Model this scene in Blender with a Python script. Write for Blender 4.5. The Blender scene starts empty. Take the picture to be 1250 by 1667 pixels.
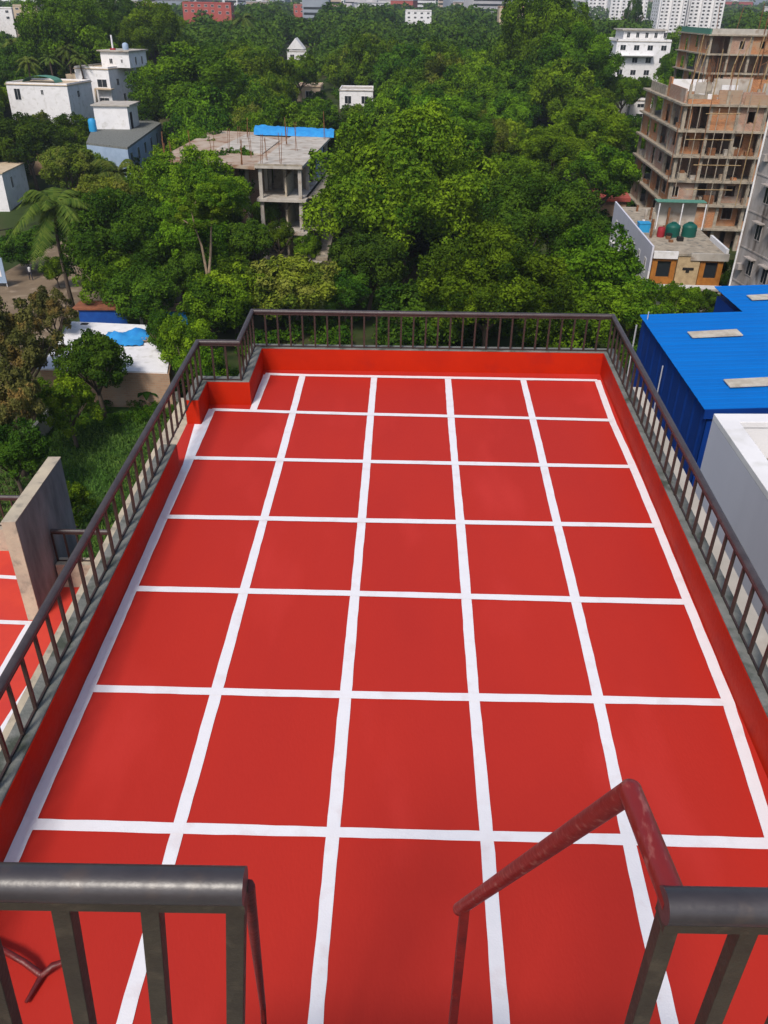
import bpy, math, random
import numpy as np
from mathutils import Vector, Matrix
random.seed(7)
rng = np.random.default_rng(7)
S = bpy.context.scene
R = math.radians
COL = S.collection

# ---------------------------------------------------------------- camera, sky, sun, exposure
CAM_H, PITCH, ROLL, FPX = 4.8, 31.9, 0.8, 1330.0
p, r = R(PITCH), R(ROLL)
_f = Vector((0, math.cos(p), -math.sin(p))); _r = Vector((1, 0, 0)); _u = _r.cross(_f)
_r2 = _r*math.cos(r) + _u*math.sin(r); _u2 = _u*math.cos(r) - _r*math.sin(r)
cd = bpy.data.cameras.new('camera'); cam = bpy.data.objects.new('camera', cd); COL.objects.link(cam)
cd.sensor_fit = 'VERTICAL'; cd.sensor_height = 24; cd.lens = 24*FPX/1667; cd.clip_end = 12000; cd.clip_start = 0.05
cam.matrix_world = Matrix((( _r2.x, _u2.x, -_f.x, 0), (_r2.y, _u2.y, -_f.y, 0), (_r2.z, _u2.z, -_f.z, CAM_H), (0, 0, 0, 1)))
S.camera = cam
SUN_AZ, SUN_EL = 200, 50          # compass azimuth of the sun (0 = +Y, clockwise)
W = bpy.data.worlds.new('World'); S.world = W; W.use_nodes = True
nt = W.node_tree; sky = nt.nodes.new('ShaderNodeTexSky'); sky.sky_type = 'NISHITA'; sky.sun_disc = False
sky.sun_elevation = R(SUN_EL); sky.sun_rotation = R(SUN_AZ); sky.air_density = 1.0; sky.dust_density = 2.5; sky.ozone_density = 1.5
bg = nt.nodes['Background']; bg.inputs[1].default_value = 0.13
nt.links.new(sky.outputs[0], bg.inputs[0])
sl = bpy.data.lights.new('sun', 'SUN'); sl.energy = 2.85; sl.angle = R(11); sl.color = (1, 0.93, 0.84)
so = bpy.data.objects.new('sun', sl); COL.objects.link(so)
a, e = R(SUN_AZ), R(SUN_EL)
sd = Vector((math.sin(a)*math.cos(e), math.cos(a)*math.cos(e), math.sin(e)))
so.rotation_euler = sd.to_track_quat('Z', 'Y').to_euler()
S.view_settings.view_transform = 'Standard'; S.view_settings.look = 'None'; S.view_settings.gamma = 1
S.view_settings.exposure = 0.11; S.view_settings.use_curve_mapping = False
S.render.engine = 'CYCLES'
S.cycles.max_bounces = 6; S.cycles.diffuse_bounces = 3; S.cycles.transparent_max_bounces = 8; S.cycles.volume_bounces = 0
S.cycles.volume_step_rate = 4

# ---------------------------------------------------------------- helpers: where things stand
def ray(px, py):
    return _r2*((px-625)/FPX) - _u2*((py-833.5)/FPX) + _f
def P(px, py, z):                     # the point of height z that is seen at a spot of the photograph
    d = ray(px, py); t = (z-CAM_H)/d.z; return Vector((0, 0, CAM_H)) + d*t
def PY(px, py, y):
    d = ray(px, py); return Vector((0, 0, CAM_H)) + d*(y/d.y)
G0 = -22.2
_gy = [-100, 110, 150, 200, 260, 400, 1000, 9000]; _gz = [G0, G0, -19.2, -14.6, -13.0, -12.2, -11.5, -11.5]
def gz(y): return float(np.interp(y, _gy, _gz))
def PG(px, py, dz=0.0):               # the same for the ground surface, dz above it
    d = ray(px, py); y = 20.0
    while y < 4000:
        if CAM_H + d.z*y/d.y <= gz(y)+dz: break
        y *= 1.004
    return PY(px, py, y)
def proj(v):
    q = v - Vector((0, 0, CAM_H)); w = q.dot(_f)
    if w <= 0: return None
    return (625+FPX*q.dot(_r2)/w, 833.5-FPX*q.dot(_u2)/w, w)

# ---------------------------------------------------------------- materials
def mat(name, col, rough=0.7, col2=None, scale=3.0, spec=0.3, metal=0.0, bump=0.0, bscale=40, detail=6, lo=0.35, hi=0.65, col3=None, s3=12, stretch=None):
    m = bpy.data.materials.new(name); m.use_nodes = True; n = m.node_tree.nodes; l = m.node_tree.links
    b = n['Principled BSDF']; b.inputs['Base Color'].default_value = (*col, 1); b.inputs['Roughness'].default_value = rough
    b.inputs['Metallic'].default_value = metal; b.inputs['Specular IOR Level'].default_value = spec
    tc = n.new('ShaderNodeTexCoord'); mp = n.new('ShaderNodeMapping'); l.new(tc.outputs['Object'], mp.inputs[0])
    if stretch: mp.inputs['Scale'].default_value = stretch
    last = None
    if col2:
        t = n.new('ShaderNodeTexNoise'); t.inputs['Scale'].default_value = scale; t.inputs['Detail'].default_value = detail; t.inputs['Roughness'].default_value = 0.62
        l.new(mp.outputs[0], t.inputs['Vector'])
        rp = n.new('ShaderNodeValToRGB'); rp.color_ramp.elements[0].position = lo; rp.color_ramp.elements[1].position = hi
        rp.color_ramp.elements[0].color = (*col, 1); rp.color_ramp.elements[1].color = (*col2, 1)
        l.new(t.outputs[0], rp.inputs[0]); last = rp.outputs[0]
        if col3:
            t3 = n.new('ShaderNodeTexNoise'); t3.inputs['Scale'].default_value = s3; t3.inputs['Detail'].default_value = 8; l.new(mp.outputs[0], t3.inputs['Vector'])
            r3 = n.new('ShaderNodeValToRGB'); r3.color_ramp.elements[0].position = .55; r3.color_ramp.elements[1].position = .68
            mx = n.new('ShaderNodeMix'); mx.data_type = 'RGBA'; l.new(t3.outputs[0], r3.inputs[0]); l.new(r3.outputs[0], mx.inputs[0])
            l.new(last, mx.inputs[6]); mx.inputs[7].default_value = (*col3, 1); last = mx.outputs[2]
        l.new(last, b.inputs['Base Color'])
    if bump:
        t2 = n.new('ShaderNodeTexNoise'); t2.inputs['Scale'].default_value = bscale; t2.inputs['Detail'].default_value = 5; l.new(mp.outputs[0], t2.inputs['Vector'])
        bp = n.new('ShaderNodeBump'); bp.inputs['Strength'].default_value = bump; bp.inputs['Distance'].default_value = 0.02
        l.new(t2.outputs[0], bp.inputs['Height']); l.new(bp.outputs[0], b.inputs['Normal'])
        mr = n.new('ShaderNodeMapRange'); mr.inputs[3].default_value = max(0.05, rough-.1); mr.inputs[4].default_value = min(1, rough+.12)
        l.new(t2.outputs[0], mr.inputs[0]); l.new(mr.outputs[0], b.inputs['Roughness'])
    return m
def brickmat(name, c1, c2, mortar, s=1.0):
    m = bpy.data.materials.new(name); m.use_nodes = True; n = m.node_tree.nodes; l = m.node_tree.links; b = n['Principled BSDF']
    tc = n.new('ShaderNodeTexCoord'); sp = n.new('ShaderNodeSeparateXYZ'); ad = n.new('ShaderNodeMath'); cb = n.new('ShaderNodeCombineXYZ')
    l.new(tc.outputs['Object'], sp.inputs[0]); l.new(sp.outputs[0], ad.inputs[0]); l.new(sp.outputs[1], ad.inputs[1]); l.new(ad.outputs[0], cb.inputs[0]); l.new(sp.outputs[2], cb.inputs[1])
    t = n.new('ShaderNodeTexBrick'); l.new(cb.outputs[0], t.inputs[0]); t.inputs['Scale'].default_value = 1
    t.inputs['Brick Width'].default_value = .3*s; t.inputs['Row Height'].default_value = .14*s; t.inputs['Mortar Size'].default_value = .015*s
    t.inputs['Color1'].default_value = (*c1, 1); t.inputs['Color2'].default_value = (*c2, 1); t.inputs['Mortar'].default_value = (*mortar, 1)
    nz = n.new('ShaderNodeTexNoise'); nz.inputs['Scale'].default_value = .6; nz.inputs['Detail'].default_value = 6; l.new(tc.outputs['Object'], nz.inputs[0])
    rp = n.new('ShaderNodeValToRGB'); rp.color_ramp.elements[0].position = .5; rp.color_ramp.elements[1].position = .72; l.new(nz.outputs[0], rp.inputs[0])
    mx = n.new('ShaderNodeMix'); mx.data_type = 'RGBA'; l.new(rp.outputs[0], mx.inputs[0]); l.new(t.outputs[0], mx.inputs[6]); mx.inputs[7].default_value = (*mortar, 1)
    l.new(mx.outputs[2], b.inputs['Base Color']); b.inputs['Roughness'].default_value = .9; b.inputs['Specular IOR Level'].default_value = .1
    return m
def leafmat(name, dark, light, alt=None):
    m = bpy.data.materials.new(name); m.use_nodes = True; n = m.node_tree.nodes; l = m.node_tree.links; b = n['Principled BSDF']
    at_ = n.new('ShaderNodeAttribute'); at_.attribute_name = 'tint'
    mx = n.new('ShaderNodeMix'); mx.data_type = 'RGBA'; l.new(at_.outputs['Fac'], mx.inputs[0]); mx.inputs[6].default_value = (*dark, 1); mx.inputs[7].default_value = (*light, 1)
    last = mx.outputs[2]
    if alt:
        tc = n.new('ShaderNodeTexCoord'); nz = n.new('ShaderNodeTexNoise'); nz.inputs['Scale'].default_value = 2.2; nz.inputs['Detail'].default_value = 3; l.new(tc.outputs['Object'], nz.inputs[0])
        rp = n.new('ShaderNodeValToRGB'); rp.color_ramp.elements[0].position = .5; rp.color_ramp.elements[1].position = .62; l.new(nz.outputs[0], rp.inputs[0])
        m2 = n.new('ShaderNodeMix'); m2.data_type = 'RGBA'; l.new(rp.outputs[0], m2.inputs[0]); l.new(last, m2.inputs[6]); m2.inputs[7].default_value = (*alt, 1); last = m2.outputs[2]
    oi = n.new('ShaderNodeObjectInfo'); hs = n.new('ShaderNodeHueSaturation'); mr = n.new('ShaderNodeMapRange'); mr.inputs[3].default_value = .72; mr.inputs[4].default_value = 1.3
    l.new(oi.outputs['Random'], mr.inputs[0]); l.new(mr.outputs[0], hs.inputs['Value']); l.new(last, hs.inputs['Color'])
    m3 = n.new('ShaderNodeMapRange'); m3.inputs[3].default_value = .485; m3.inputs[4].default_value = .512
    md = n.new('ShaderNodeMath'); md.operation = 'MULTIPLY'; md.inputs[1].default_value = 7.3; fr = n.new('ShaderNodeMath'); fr.operation = 'FRACT'
    l.new(oi.outputs['Random'], md.inputs[0]); l.new(md.outputs[0], fr.inputs[0]); l.new(fr.outputs[0], m3.inputs[0]); l.new(m3.outputs[0], hs.inputs['Hue'])
    l.new(hs.outputs[0], b.inputs['Base Color']); b.inputs['Roughness'].default_value = .75; b.inputs['Specular IOR Level'].default_value = .08
    tr = n.new('ShaderNodeBsdfTranslucent'); l.new(hs.outputs[0], tr.inputs[0]); ms = n.new('ShaderNodeMixShader'); ms.inputs[0].default_value = .2
    l.new(b.outputs[0], ms.inputs[1]); l.new(tr.outputs[0], ms.inputs[2]); l.new(ms.outputs[0], n['Material Output'].inputs[0])
    return m
M = dict(
 deck=mat('red_deck_paint', (.455,.025,.014), .6, (.40,.021,.014), .7, .2, bump=.06, bscale=60, lo=.3, hi=.7, col3=(.48,.030,.021), s3=1.1, stretch=(1,.35,1)),  # broad paler streaks: roller marks and a sheen put into the colour
 red=mat('red_wall_paint', (.46,.018,.002), .6, (.40,.014,.002), 1.6, .15, bump=.2, bscale=25, col3=(.36,.014,.006), s3=2.5),
 redlow=mat('lower_terrace_paint', (.62,.055,.030), .6, (.52,.04,.03), 1.2, .3),
 white=mat('white_line_paint', (.74,.73,.76), .6, (.71,.70,.73), 6, .2, bump=.1, bscale=80, col3=(.68,.64,.66), s3=5),
 cement=mat('weathered_cement', (.20,.20,.185), .9, (.12,.13,.12), 5, .15, bump=.5, bscale=30, col3=(.06,.07,.055), s3=4),
 plaster=mat('beige_plaster', (.50,.43,.32), .9, (.38,.33,.26), 3, .15, bump=.3, bscale=25, col3=(.28,.25,.2), s3=6),
 stain=mat('stained_cement_wall', (.30,.30,.30), .9, (.14,.145,.15), 2.2, .15, bump=.4, bscale=20, stretch=(1,1,.35)),
 rail=mat('brown_rail_paint', (.068,.054,.056), .42, (.045,.034,.036), 8, .5, bump=.15, bscale=60),
 bar=mat('dark_bar_paint', (.050,.028,.024), .5, (.030,.02,.018), 9, .4),
 fgrail=mat('charcoal_rail_paint', (.052,.046,.050), .38, (.036,.031,.034), 5, .6, bump=.04, bscale=90, col3=(.062,.048,.044), s3=18),
 fgbar=mat('olive_bar_paint', (.052,.043,.032), .5, (.038,.030,.024), 8, .3, bump=.15, bscale=90, col3=(.065,.052,.038), s3=22),
 pipe=mat('scuffed_highlit_red_paint', (.20,.014,.012), .36, (.175,.012,.011), 14, .6, bump=.1, bscale=70, col3=(.30,.085,.07), s3=60, stretch=(1,.4,1)),  # paler specks: scuffs, with highlights painted into the colour
 darkred=mat('dark_red_pipe_paint', (.16,.012,.010), .45, (.09,.01,.01), 12, .5, bump=.2, bscale=55),
 bluesheet=mat('blue_sheet_roof', (.001,.125,.46), .6, (.001,.14,.50), .5, .12, lo=.3, hi=.7),
 bluewall=mat('navy_sheet_wall', (.003,.028,.17), .6, (.003,.036,.21), .8, .15),
 skyl=mat('dusty_skylight', (.55,.50,.42), .6, (.38,.33,.26), 3, .3),
 wht=mat('white_wall_paint', (.78,.77,.78), .8, (.70,.69,.70), .8, .2, bump=.1, col3=(.60,.59,.57), s3=1.2),
 lav=mat('grey_white_wall_paint', (.62,.62,.70), .8, (.56,.56,.64), .7, .2, stretch=(1,1,.3)),
 rubble=mat('dusty_roof_rubble', (.30,.25,.19), .95, (.10,.085,.07), 4, .1, bump=.8, bscale=12, col3=(.04,.035,.03), s3=5),
 conc=mat('raw_concrete', (.40,.345,.27), .9, (.26,.22,.17), 1.4, .15, col3=(.16,.15,.13), s3=1.5),
 concw=mat('pale_concrete_slab', (.50,.46,.41), .9, (.36,.33,.29), .7, .15, col3=(.28,.22,.17), s3=.8),
 rustroof=mat('rusty_brown_slab', (.44,.37,.30), .9, (.30,.20,.14), .35, .15, col3=(.24,.13,.08), s3=.7),
 brick=brickmat('red_brick_infill', (.50,.20,.075), (.36,.13,.05), (.38,.28,.19)),
 brickd=brickmat('dull_brick_infill', (.40,.21,.14), (.28,.15,.10), (.42,.36,.30)),
 brickt=brickmat('tan_brick_wall', (.40,.25,.16), (.33,.20,.13), (.34,.27,.2), 1.3),
 orange=mat('orange_timber', (.42,.17,.03), .5, (.30,.11,.02), 2, .4),
 tan=mat('tan_stone_cladding', (.50,.38,.22), .8, (.36,.26,.15), 2.5, .2),
 glass=mat('dark_window_glass', (.02,.025,.03), .15, spec=.6),
 dark=mat('dark_opening', (.015,.014,.013), .9),
 stainw=mat('mouldy_grey_render', (.46,.42,.40), .9, (.20,.165,.14), .35, .1, col3=(.10,.08,.07), s3=.9, stretch=(1,1,.4)),
 steel=mat('galvanised_pole', (.55,.55,.58), .45, spec=.5, metal=.3),
 rust=mat('rusted_rebar', (.23,.10,.04), .8, (.14,.06,.03), 3),
 bamboo=mat('bamboo_pole', (.42,.30,.15), .7, (.28,.19,.09), 2),
 tarp=mat('blue_tarpaulin', (.02,.20,.52), .45, (.03,.28,.62), 1.5, .4, bump=.4, bscale=4),
 tarpd=mat('deep_blue_tarpaulin', (.008,.06,.30), .5, (.01,.08,.36), 1.5, .4, bump=.4, bscale=4),
 tealtank=mat('green_tank_plastic', (.006,.085,.065), .5), redt=mat('red_plastic', (.30,.02,.03), .5), bluet=mat('sky_blue_plastic', (.03,.30,.60), .4),
 greenn=mat('green_net', (.06,.20,.15), .9, (.10,.24,.18), 3),
 blueg=mat('pale_blue_wall_paint', (.33,.42,.55), .8, (.25,.33,.45), .7, .2),
 cream=mat('cream_wall_paint', (.56,.45,.32), .85, (.46,.36,.25), .6, .2), pink=mat('red_roof_paint', (.42,.09,.07), .8, (.30,.07,.06), 1),
 tile=mat('clay_tile_roof', (.28,.10,.05), .85, (.18,.07,.04), 1.5),
 dirt=mat('dirt_road', (.22,.165,.11), .95, (.15,.11,.075), .25, .1, bump=.5, bscale=3, col3=(.28,.22,.16), s3=.7),
 ground=mat('scrub_ground', (.035,.055,.014), .95, (.10,.075,.045), .035, .1, lo=.45, hi=.7, col3=(.02,.035,.01), s3=.3),
 lawn=mat('grass_soil', (.022,.055,.008), .95, (.035,.075,.012), .35, .1),
 blade=mat('grass_blades', (.04,.11,.012), .7, (.085,.14,.02), .25, .2),
 bark=mat('grey_brown_bark', (.13,.10,.075), .9, (.07,.05,.04), 3, .1), barkp=mat('pale_bark', (.34,.25,.17), .9, (.22,.16,.11), 2, .1),
 leaf_mid=leafmat('green_leaves', (.013,.050,.003), (.150,.265,.009)),
 leaf_far=leafmat('far_tree_leaves', (.016,.048,.006), (.085,.140,.012)),
 leaf_dark=leafmat('dark_green_leaves', (.014,.050,.004), (.085,.165,.010)),
 leaf_bright=leafmat('bright_green_leaves', (.026,.078,.004), (.175,.275,.010)),
 leaf_olive=leafmat('olive_leaves', (.050,.062,.014), (.15,.15,.038), alt=(.21,.15,.04)),
 leaf_yellow=leafmat('yellow_flushed_leaves', (.04,.08,.008), (.19,.235,.02), alt=(.17,.19,.03)),
 leaf_palm=leafmat('palm_fronds', (.04,.08,.010), (.13,.17,.025)),
 skin=mat('skin', (.2,.11,.07), .6), cloth=mat('dark_clothes', (.03,.03,.045), .9), shirt=mat('pale_shirt', (.5,.5,.52), .9),
 fab=mat('pale_far_wall', (.52,.50,.50), .85, (.42,.41,.43), .1), fab2=mat('warm_far_wall', (.50,.40,.32), .85, (.4,.32,.26), .1), fab3=mat('grey_far_wall', (.30,.33,.38), .85, (.24,.27,.32), .1),
)

# ---------------------------------------------------------------- mesh helpers
class MB:
    def __init__(s): s.v = []; s.f = []
    def add(s, vs, fs):
        o = len(s.v); s.v += [tuple(v) for v in vs]; s.f += [tuple(i+o for i in f) for f in fs]; return s
    def box(s, x0, y0, z0, x1, y1, z1):
        return s.add([(x0,y0,z0),(x1,y0,z0),(x1,y1,z0),(x0,y1,z0),(x0,y0,z1),(x1,y0,z1),(x1,y1,z1),(x0,y1,z1)],
                     [(0,3,2,1),(4,5,6,7),(0,1,5,4),(1,2,6,5),(2,3,7,6),(3,0,4,7)])
    def prism(s, poly, z0, z1):
        n = len(poly); zz0 = z0 if hasattr(z0, '__len__') else [z0]*n; zz1 = z1 if hasattr(z1, '__len__') else [z1]*n
        ar = sum(poly[i][0]*poly[(i+1)%n][1]-poly[(i+1)%n][0]*poly[i][1] for i in range(n))
        if ar < 0: poly = poly[::-1]; zz0 = zz0[::-1]; zz1 = zz1[::-1]
        vs = [(q[0],q[1],z) for q, z in zip(poly, zz0)] + [(q[0],q[1],z) for q, z in zip(poly, zz1)]
        return s.add(vs, [tuple(range(n))[::-1], tuple(range(n, 2*n))] + [(i,(i+1)%n,n+(i+1)%n,n+i) for i in range(n)])
    def tube(s, pts, rad, n=8, cap=True, sq=False):
        pts = [Vector(q) for q in pts]; rads = rad if hasattr(rad, '__len__') else [rad]*len(pts); rings = []
        for i, q in enumerate(pts):
            if i == 0: d = pts[1]-q
            elif i == len(pts)-1: d = q-pts[i-1]
            else: d = (pts[i+1]-q).normalized()+(q-pts[i-1]).normalized()
            d.normalize(); up = Vector((0,0,1)) if abs(d.z) < .95 else Vector((0,1,0))
            a_ = d.cross(up).normalized(); b_ = a_.cross(d)
            k = 1.0
            if 0 < i < len(pts)-1:
                c = max(.5, d.dot((q-pts[i-1]).normalized())); k = 1/c
            ph = math.pi/n if sq else 0
            rings.append([q+(a_*math.cos(2*math.pi*j/n+ph)*k+b_*math.sin(2*math.pi*j/n+ph))*rads[i]*(1.414 if sq else 1) for j in range(n)])
        vs = [v for rr in rings for v in rr]; fs = []
        for i in range(len(pts)-1):
            for j in range(n): fs.append((i*n+j, i*n+(j+1)%n, (i+1)*n+(j+1)%n, (i+1)*n+j))
        if cap: fs += [tuple(range(n))[::-1], tuple(range((len(pts)-1)*n, len(pts)*n))]
        return s.add(vs, fs)
    def lathe(s, prof, n=16, c=(0,0,0)):
        vs = [(c[0]+rr*math.cos(2*math.pi*j/n), c[1]+rr*math.sin(2*math.pi*j/n), c[2]+z) for rr, z in prof for j in range(n)]
        fs = [(i*n+j, i*n+(j+1)%n, (i+1)*n+(j+1)%n, (i+1)*n+j) for i in range(len(prof)-1) for j in range(n)]
        return s.add(vs, fs + [tuple(range(n))[::-1], tuple(range((len(prof)-1)*n, len(prof)*n))])
    def mesh(s, name, m=None, smooth=False, bevel=0):
        me = bpy.data.meshes.new(name); me.from_pydata(s.v, [], s.f); me.validate()
        if m: me.materials.append(m)
        if smooth: me.shade_smooth()
        return me
def link(name, me, parent=None, loc=None, rz=0):
    o = bpy.data.objects.new(name, me); COL.objects.link(o)
    if parent is not None: o.parent = parent
    if loc is not None: o.location = loc
    if rz: o.rotation_euler = (0, 0, rz)
    return o
def obj(name, mb, m, parent=None, smooth=False, bevel=0):
    o = link(name, mb.mesh(name, m, smooth), parent)
    if smooth and hasattr(o.data, 'set_sharp_from_angle'): o.data.set_sharp_from_angle(angle=R(50))
    if bevel:
        b = o.modifiers.new('edge', 'BEVEL'); b.width = bevel; b.segments = 2; b.limit_method = 'ANGLE'
    return o
def tag(o, label=None, cat=None, group=None, kind=None):
    if label: o['label'] = label
    if cat: o['category'] = cat
    if group: o['group'] = group
    if kind: o['kind'] = kind
    return o
def thing(name, label, cat, loc=(0,0,0), rz=0, group=None):
    o = bpy.data.objects.new(name, None); COL.objects.link(o); o.location = loc; o.rotation_euler = (0,0,rz); o.empty_display_size = .3
    return tag(o, label, cat, group)
def offset(path, d):                 # offset an open polyline to its left by d
    out = []; n = len(path)
    for i in range(n):
        q = Vector(path[i][:2]); t0 = (q-Vector(path[i-1][:2])).normalized() if i else None; t1 = (Vector(path[i+1][:2])-q).normalized() if i < n-1 else None
        if t0 is None: t0 = t1
        if t1 is None: t1 = t0
        n0 = Vector((-t0.y, t0.x)); n1 = Vector((-t1.y, t1.x)); nn = (n0+n1); k = d*2/max(.2, nn.length_squared)
        out.append((q.x+nn.x*k, q.y+nn.y*k))
    return out
def band(path, d0, d1, z0, z1):
    A, B = offset(path, d0), offset(path, d1); m = MB(); n = len(path)
    vs = [(q[0],q[1],z0) for q in A]+[(q[0],q[1],z0) for q in B]+[(q[0],q[1],z1) for q in A]+[(q[0],q[1],z1) for q in B]
    fs = []
    for i in range(n-1):
        fs += [(2*n+i,2*n+i+1,3*n+i+1,3*n+i),(i,n+i,n+i+1,i+1),(i,i+1,2*n+i+1,2*n+i),(n+i,3*n+i,3*n+i+1,n+i+1)]
    fs += [(0,2*n,3*n,n),(n-1,2*n-1,4*n-1,3*n-1)]
    m.add(vs, fs); return m

# ================================================================ GROUND
ys = list(np.concatenate([np.linspace(-60, 110, 18), np.linspace(120, 400, 30), np.geomspace(430, 9000, 22)])); xs = list(np.linspace(-1, 1, 33))
mb = MB(); vs = []; fs = []
for y in ys:
    w = 150+abs(y)*1.6
    for x in xs: vs.append((x*w, y, gz(y)))
for i in range(len(ys)-1):
    for j in range(len(xs)-1): k = i*len(xs)+j; fs.append((k, k+1, k+len(xs)+1, k+len(xs)))
mb.add(vs, fs); g = obj('ground', mb, M['ground'], smooth=True); g['kind'] = 'structure'
def sheet(name, pts, z, m, kind='structure'):
    mb = MB(); n = len(pts); mb.add([(q[0], q[1], z) for q in pts], [tuple(range(n))])
    o = obj(name, mb, m); o['kind'] = kind; return o
road = [P(x, y, G0) for x, y in ((-60,560),(-40,470),(40,425),(95,395),(140,372),(190,350),(230,352),(215,400),(330,480),(330,510),(150,505),(110,520),(60,575),(0,640),(-60,690))]
sheet('dirt_road', road, G0+.012, M['dirt'])
lawn = [P(x, y, G0) for x, y in ((80,660),(300,655),(330,1000),(60,1000))]
sheet('lawn', lawn, G0+.016, M['lawn'])

# grass on the lawn: uncountable
mb = MB(); vs = []; fs = []
for i in range(26000):
    x = -27+random.random()*15; y = 26+random.random()*31; h = .06+random.random()**3*.35; a_ = random.random()*6.28; w = .05+.06*random.random()
    c, s_ = math.cos(a_), math.sin(a_); lx, ly = random.uniform(-.1,.1), random.uniform(-.1,.1); k = len(vs)
    vs += [(x-c*w,y-s_*w,G0+.02),(x+c*w,y+s_*w,G0+.02),(x+lx,y+ly,G0+.02+h)]; fs.append((k,k+1,k+2))
mb.add(vs, fs); tag(obj('grass', mb, M['blade']), 'green grass of the garden below the roof', 'grass', kind='stuff')

# ================================================================ THE PAINTED ROOF
IN_L, IN_S = -2.46, -1.88
pathA = [(-2.46,-1.0),(-2.46,8.60)]                                   # long wall, up to the gap
pathB = [(-2.46,9.88),(-2.46,10.50),(-1.88,10.50),(-1.88,11.80),(3.29,11.80),(2.88,4.8),(2.60,-1.0)]
TH = .19; PH = .35
deckpoly = [(-2.65,-1),(-2.65,10.69),(-2.07,10.69),(-2.07,11.99),(3.49,11.99),(3.07,4.8),(2.79,-1)]
roof = tag(obj('roof_deck', MB().prism(deckpoly, -.3, 0), M['deck']), kind='structure')
bld = thing('apartment_block', 'grey cement apartment block that carries the red painted roof', 'building')
obj('wall', MB().prism([(q[0]*.998, q[1]*.998) for q in deckpoly], G0, -.303), M['stain'], bld)
obj('roof_ledge', band([(-2.65,-1),(-2.65,10.69),(-2.07,10.69),(-2.07,11.99),(3.49,11.99),(3.07,4.8),(2.79,-1)], .0, .12, -.10, -.02), M['plaster'], bld)
obj('roof_ledge', band([(3.61,12.1),(3.19,4.8),(2.91,-1)], .003, .45, -.42, -.32), M['concw'], bld)
obj('roof_ledge', band([(-2.77,-1),(-2.77,10.8)], .003, .17, -.13, -.04), M['plaster'], bld)
for nm, pth, lab in (('parapet_wall', pathA, 'long low red parapet beside the lower terrace, ending at the gap'), ('parapet_wall', pathB, 'low red parapet running from the stepped corner round the far end of the roof')):
    t = thing(nm, lab, 'parapet')
    obj('wall_core', band(pth, .006, TH, 0, PH), M['cement'], t, bevel=.006)
    f_ = obj('painted_face', band(pth, 0, .0055, 0, PH-.012), M['red'], t)
    if pth is pathA: obj('end_face', MB().box(-2.645,8.601,.0,-2.466,8.606,PH-.01), M['red'], t)
    else: obj('end_face', MB().box(-2.645,9.872,.0,-2.466,9.878,PH-.01), M['red'], t)
sheet('gap_patch', [(-2.545,9.86),(-2.43,9.86),(-2.43,8.70),(-2.455,8.70)], .003, M['white'])

# painted grid, measured line by line
LN = {'A':[(434,608),(489,612),(607,614),(729,616),(848,618),(972,619)],'B':[(345,666),(478,672),(603,676),(733,679),(864,681),(996,684)],
 'C':[(312,746),(457,749),(598,752),(741,755),(886,758),(1030,760)],'D':[(275,842),(430,845),(590,848),(750,850),(911,854),(1073,857)],
 'E':[(222,959),(400,963),(580,967),(760,971),(942,977),(1125,981)],'F':[(150,1121),(354,1127),(563,1132),(770,1137),(982,1140),(1192,1144)],
 'G':[(45,1342),(290,1350),(542,1356),(792,1362),(1023,1368),(1258,1374)]}
def ribbon(pts, w, z):
    pts = [Vector(q[:2]) for q in pts]; L = []; Rr = []; dense = []
    for a_, b_ in zip(pts, pts[1:]):
        k = max(2, int((b_-a_).length/.12))
        dense += [a_.lerp(b_, i/k) for i in range(k)]
    dense.append(pts[-1]); n = len(dense); ph = random.random()*9
    for i, q in enumerate(dense):
        d = (dense[min(i+1,n-1)]-dense[max(i-1,0)]).normalized(); nn = Vector((-d.y, d.x))
        L.append(q+nn*(w/2+random.uniform(-.0022,.0022)+.003*math.sin(i*.21+ph))); Rr.append(q-nn*(w/2+random.uniform(-.0022,.0022)+.003*math.sin(i*.17+ph*2)))
    m = MB(); m.add([(q.x,q.y,z) for q in L]+[(q.x,q.y,z) for q in Rr], [(n+i,n+i+1,i+1,i) for i in range(n-1)]); return m
def wline(pts, w, z, m='white'):
    return obj('painted_line', ribbon(pts, w, z), M[m], roof)
def lsq(pts, ax):
    u = [q[1-ax] for q in pts]; v = [q[ax] for q in pts]; k, b = np.polyfit(u, v, 1); out = []
    for q in pts:
        w_ = list(q); w_[ax] = .25*q[ax]+.75*(k*q[1-ax]+b); out.append(Vector(w_))
    return out
W3 = {k: [P(x, y, 0) for x, y in v] for k, v in LN.items()}
rows = 'ABCDEFG'
for c in range(6):
    pts = [W3[k][c] for k in rows]
    if c == 0:
        pts = [Vector((-2.405, q.y, 0)) for q in pts[1:]]
        pts[0].x = -2.40
    dd = (pts[-1]-pts[-3]).normalized(); pts.append(pts[-1]+dd*3.2)
    if c == 5: pts = [Vector((min(q.x, 2.88+(q.y-4.8)*(.41/7.0)-.058), q.y, 0)) for q in pts]
    wline(lsq(pts, 0) if 0 < c < 5 else pts, .092 if c else .10, .004)
wline([P(412,668,0), Vector((-1.80,11.60,0))], .10, .005)
for k in rows:
    pts = list(W3[k])
    if k == 'A': pts = [Vector((-1.83, pts[0].y+.0, 0))]+pts[1:]
    else: pts[0].x = -2.40
    pts = lsq(pts, 1); pts[-1].x = min(pts[-1].x, 2.88+(pts[-1].y-4.8)*(.41/7.0)-.04)
    wline(pts, .084, .008)
wline([Vector((-2.4,2.27,0)),Vector((2.7,2.18,0))], .092, .008)
wline([Vector((-2.4,.95,0)),Vector((2.7,.88,0))], .092, .008)

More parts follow.
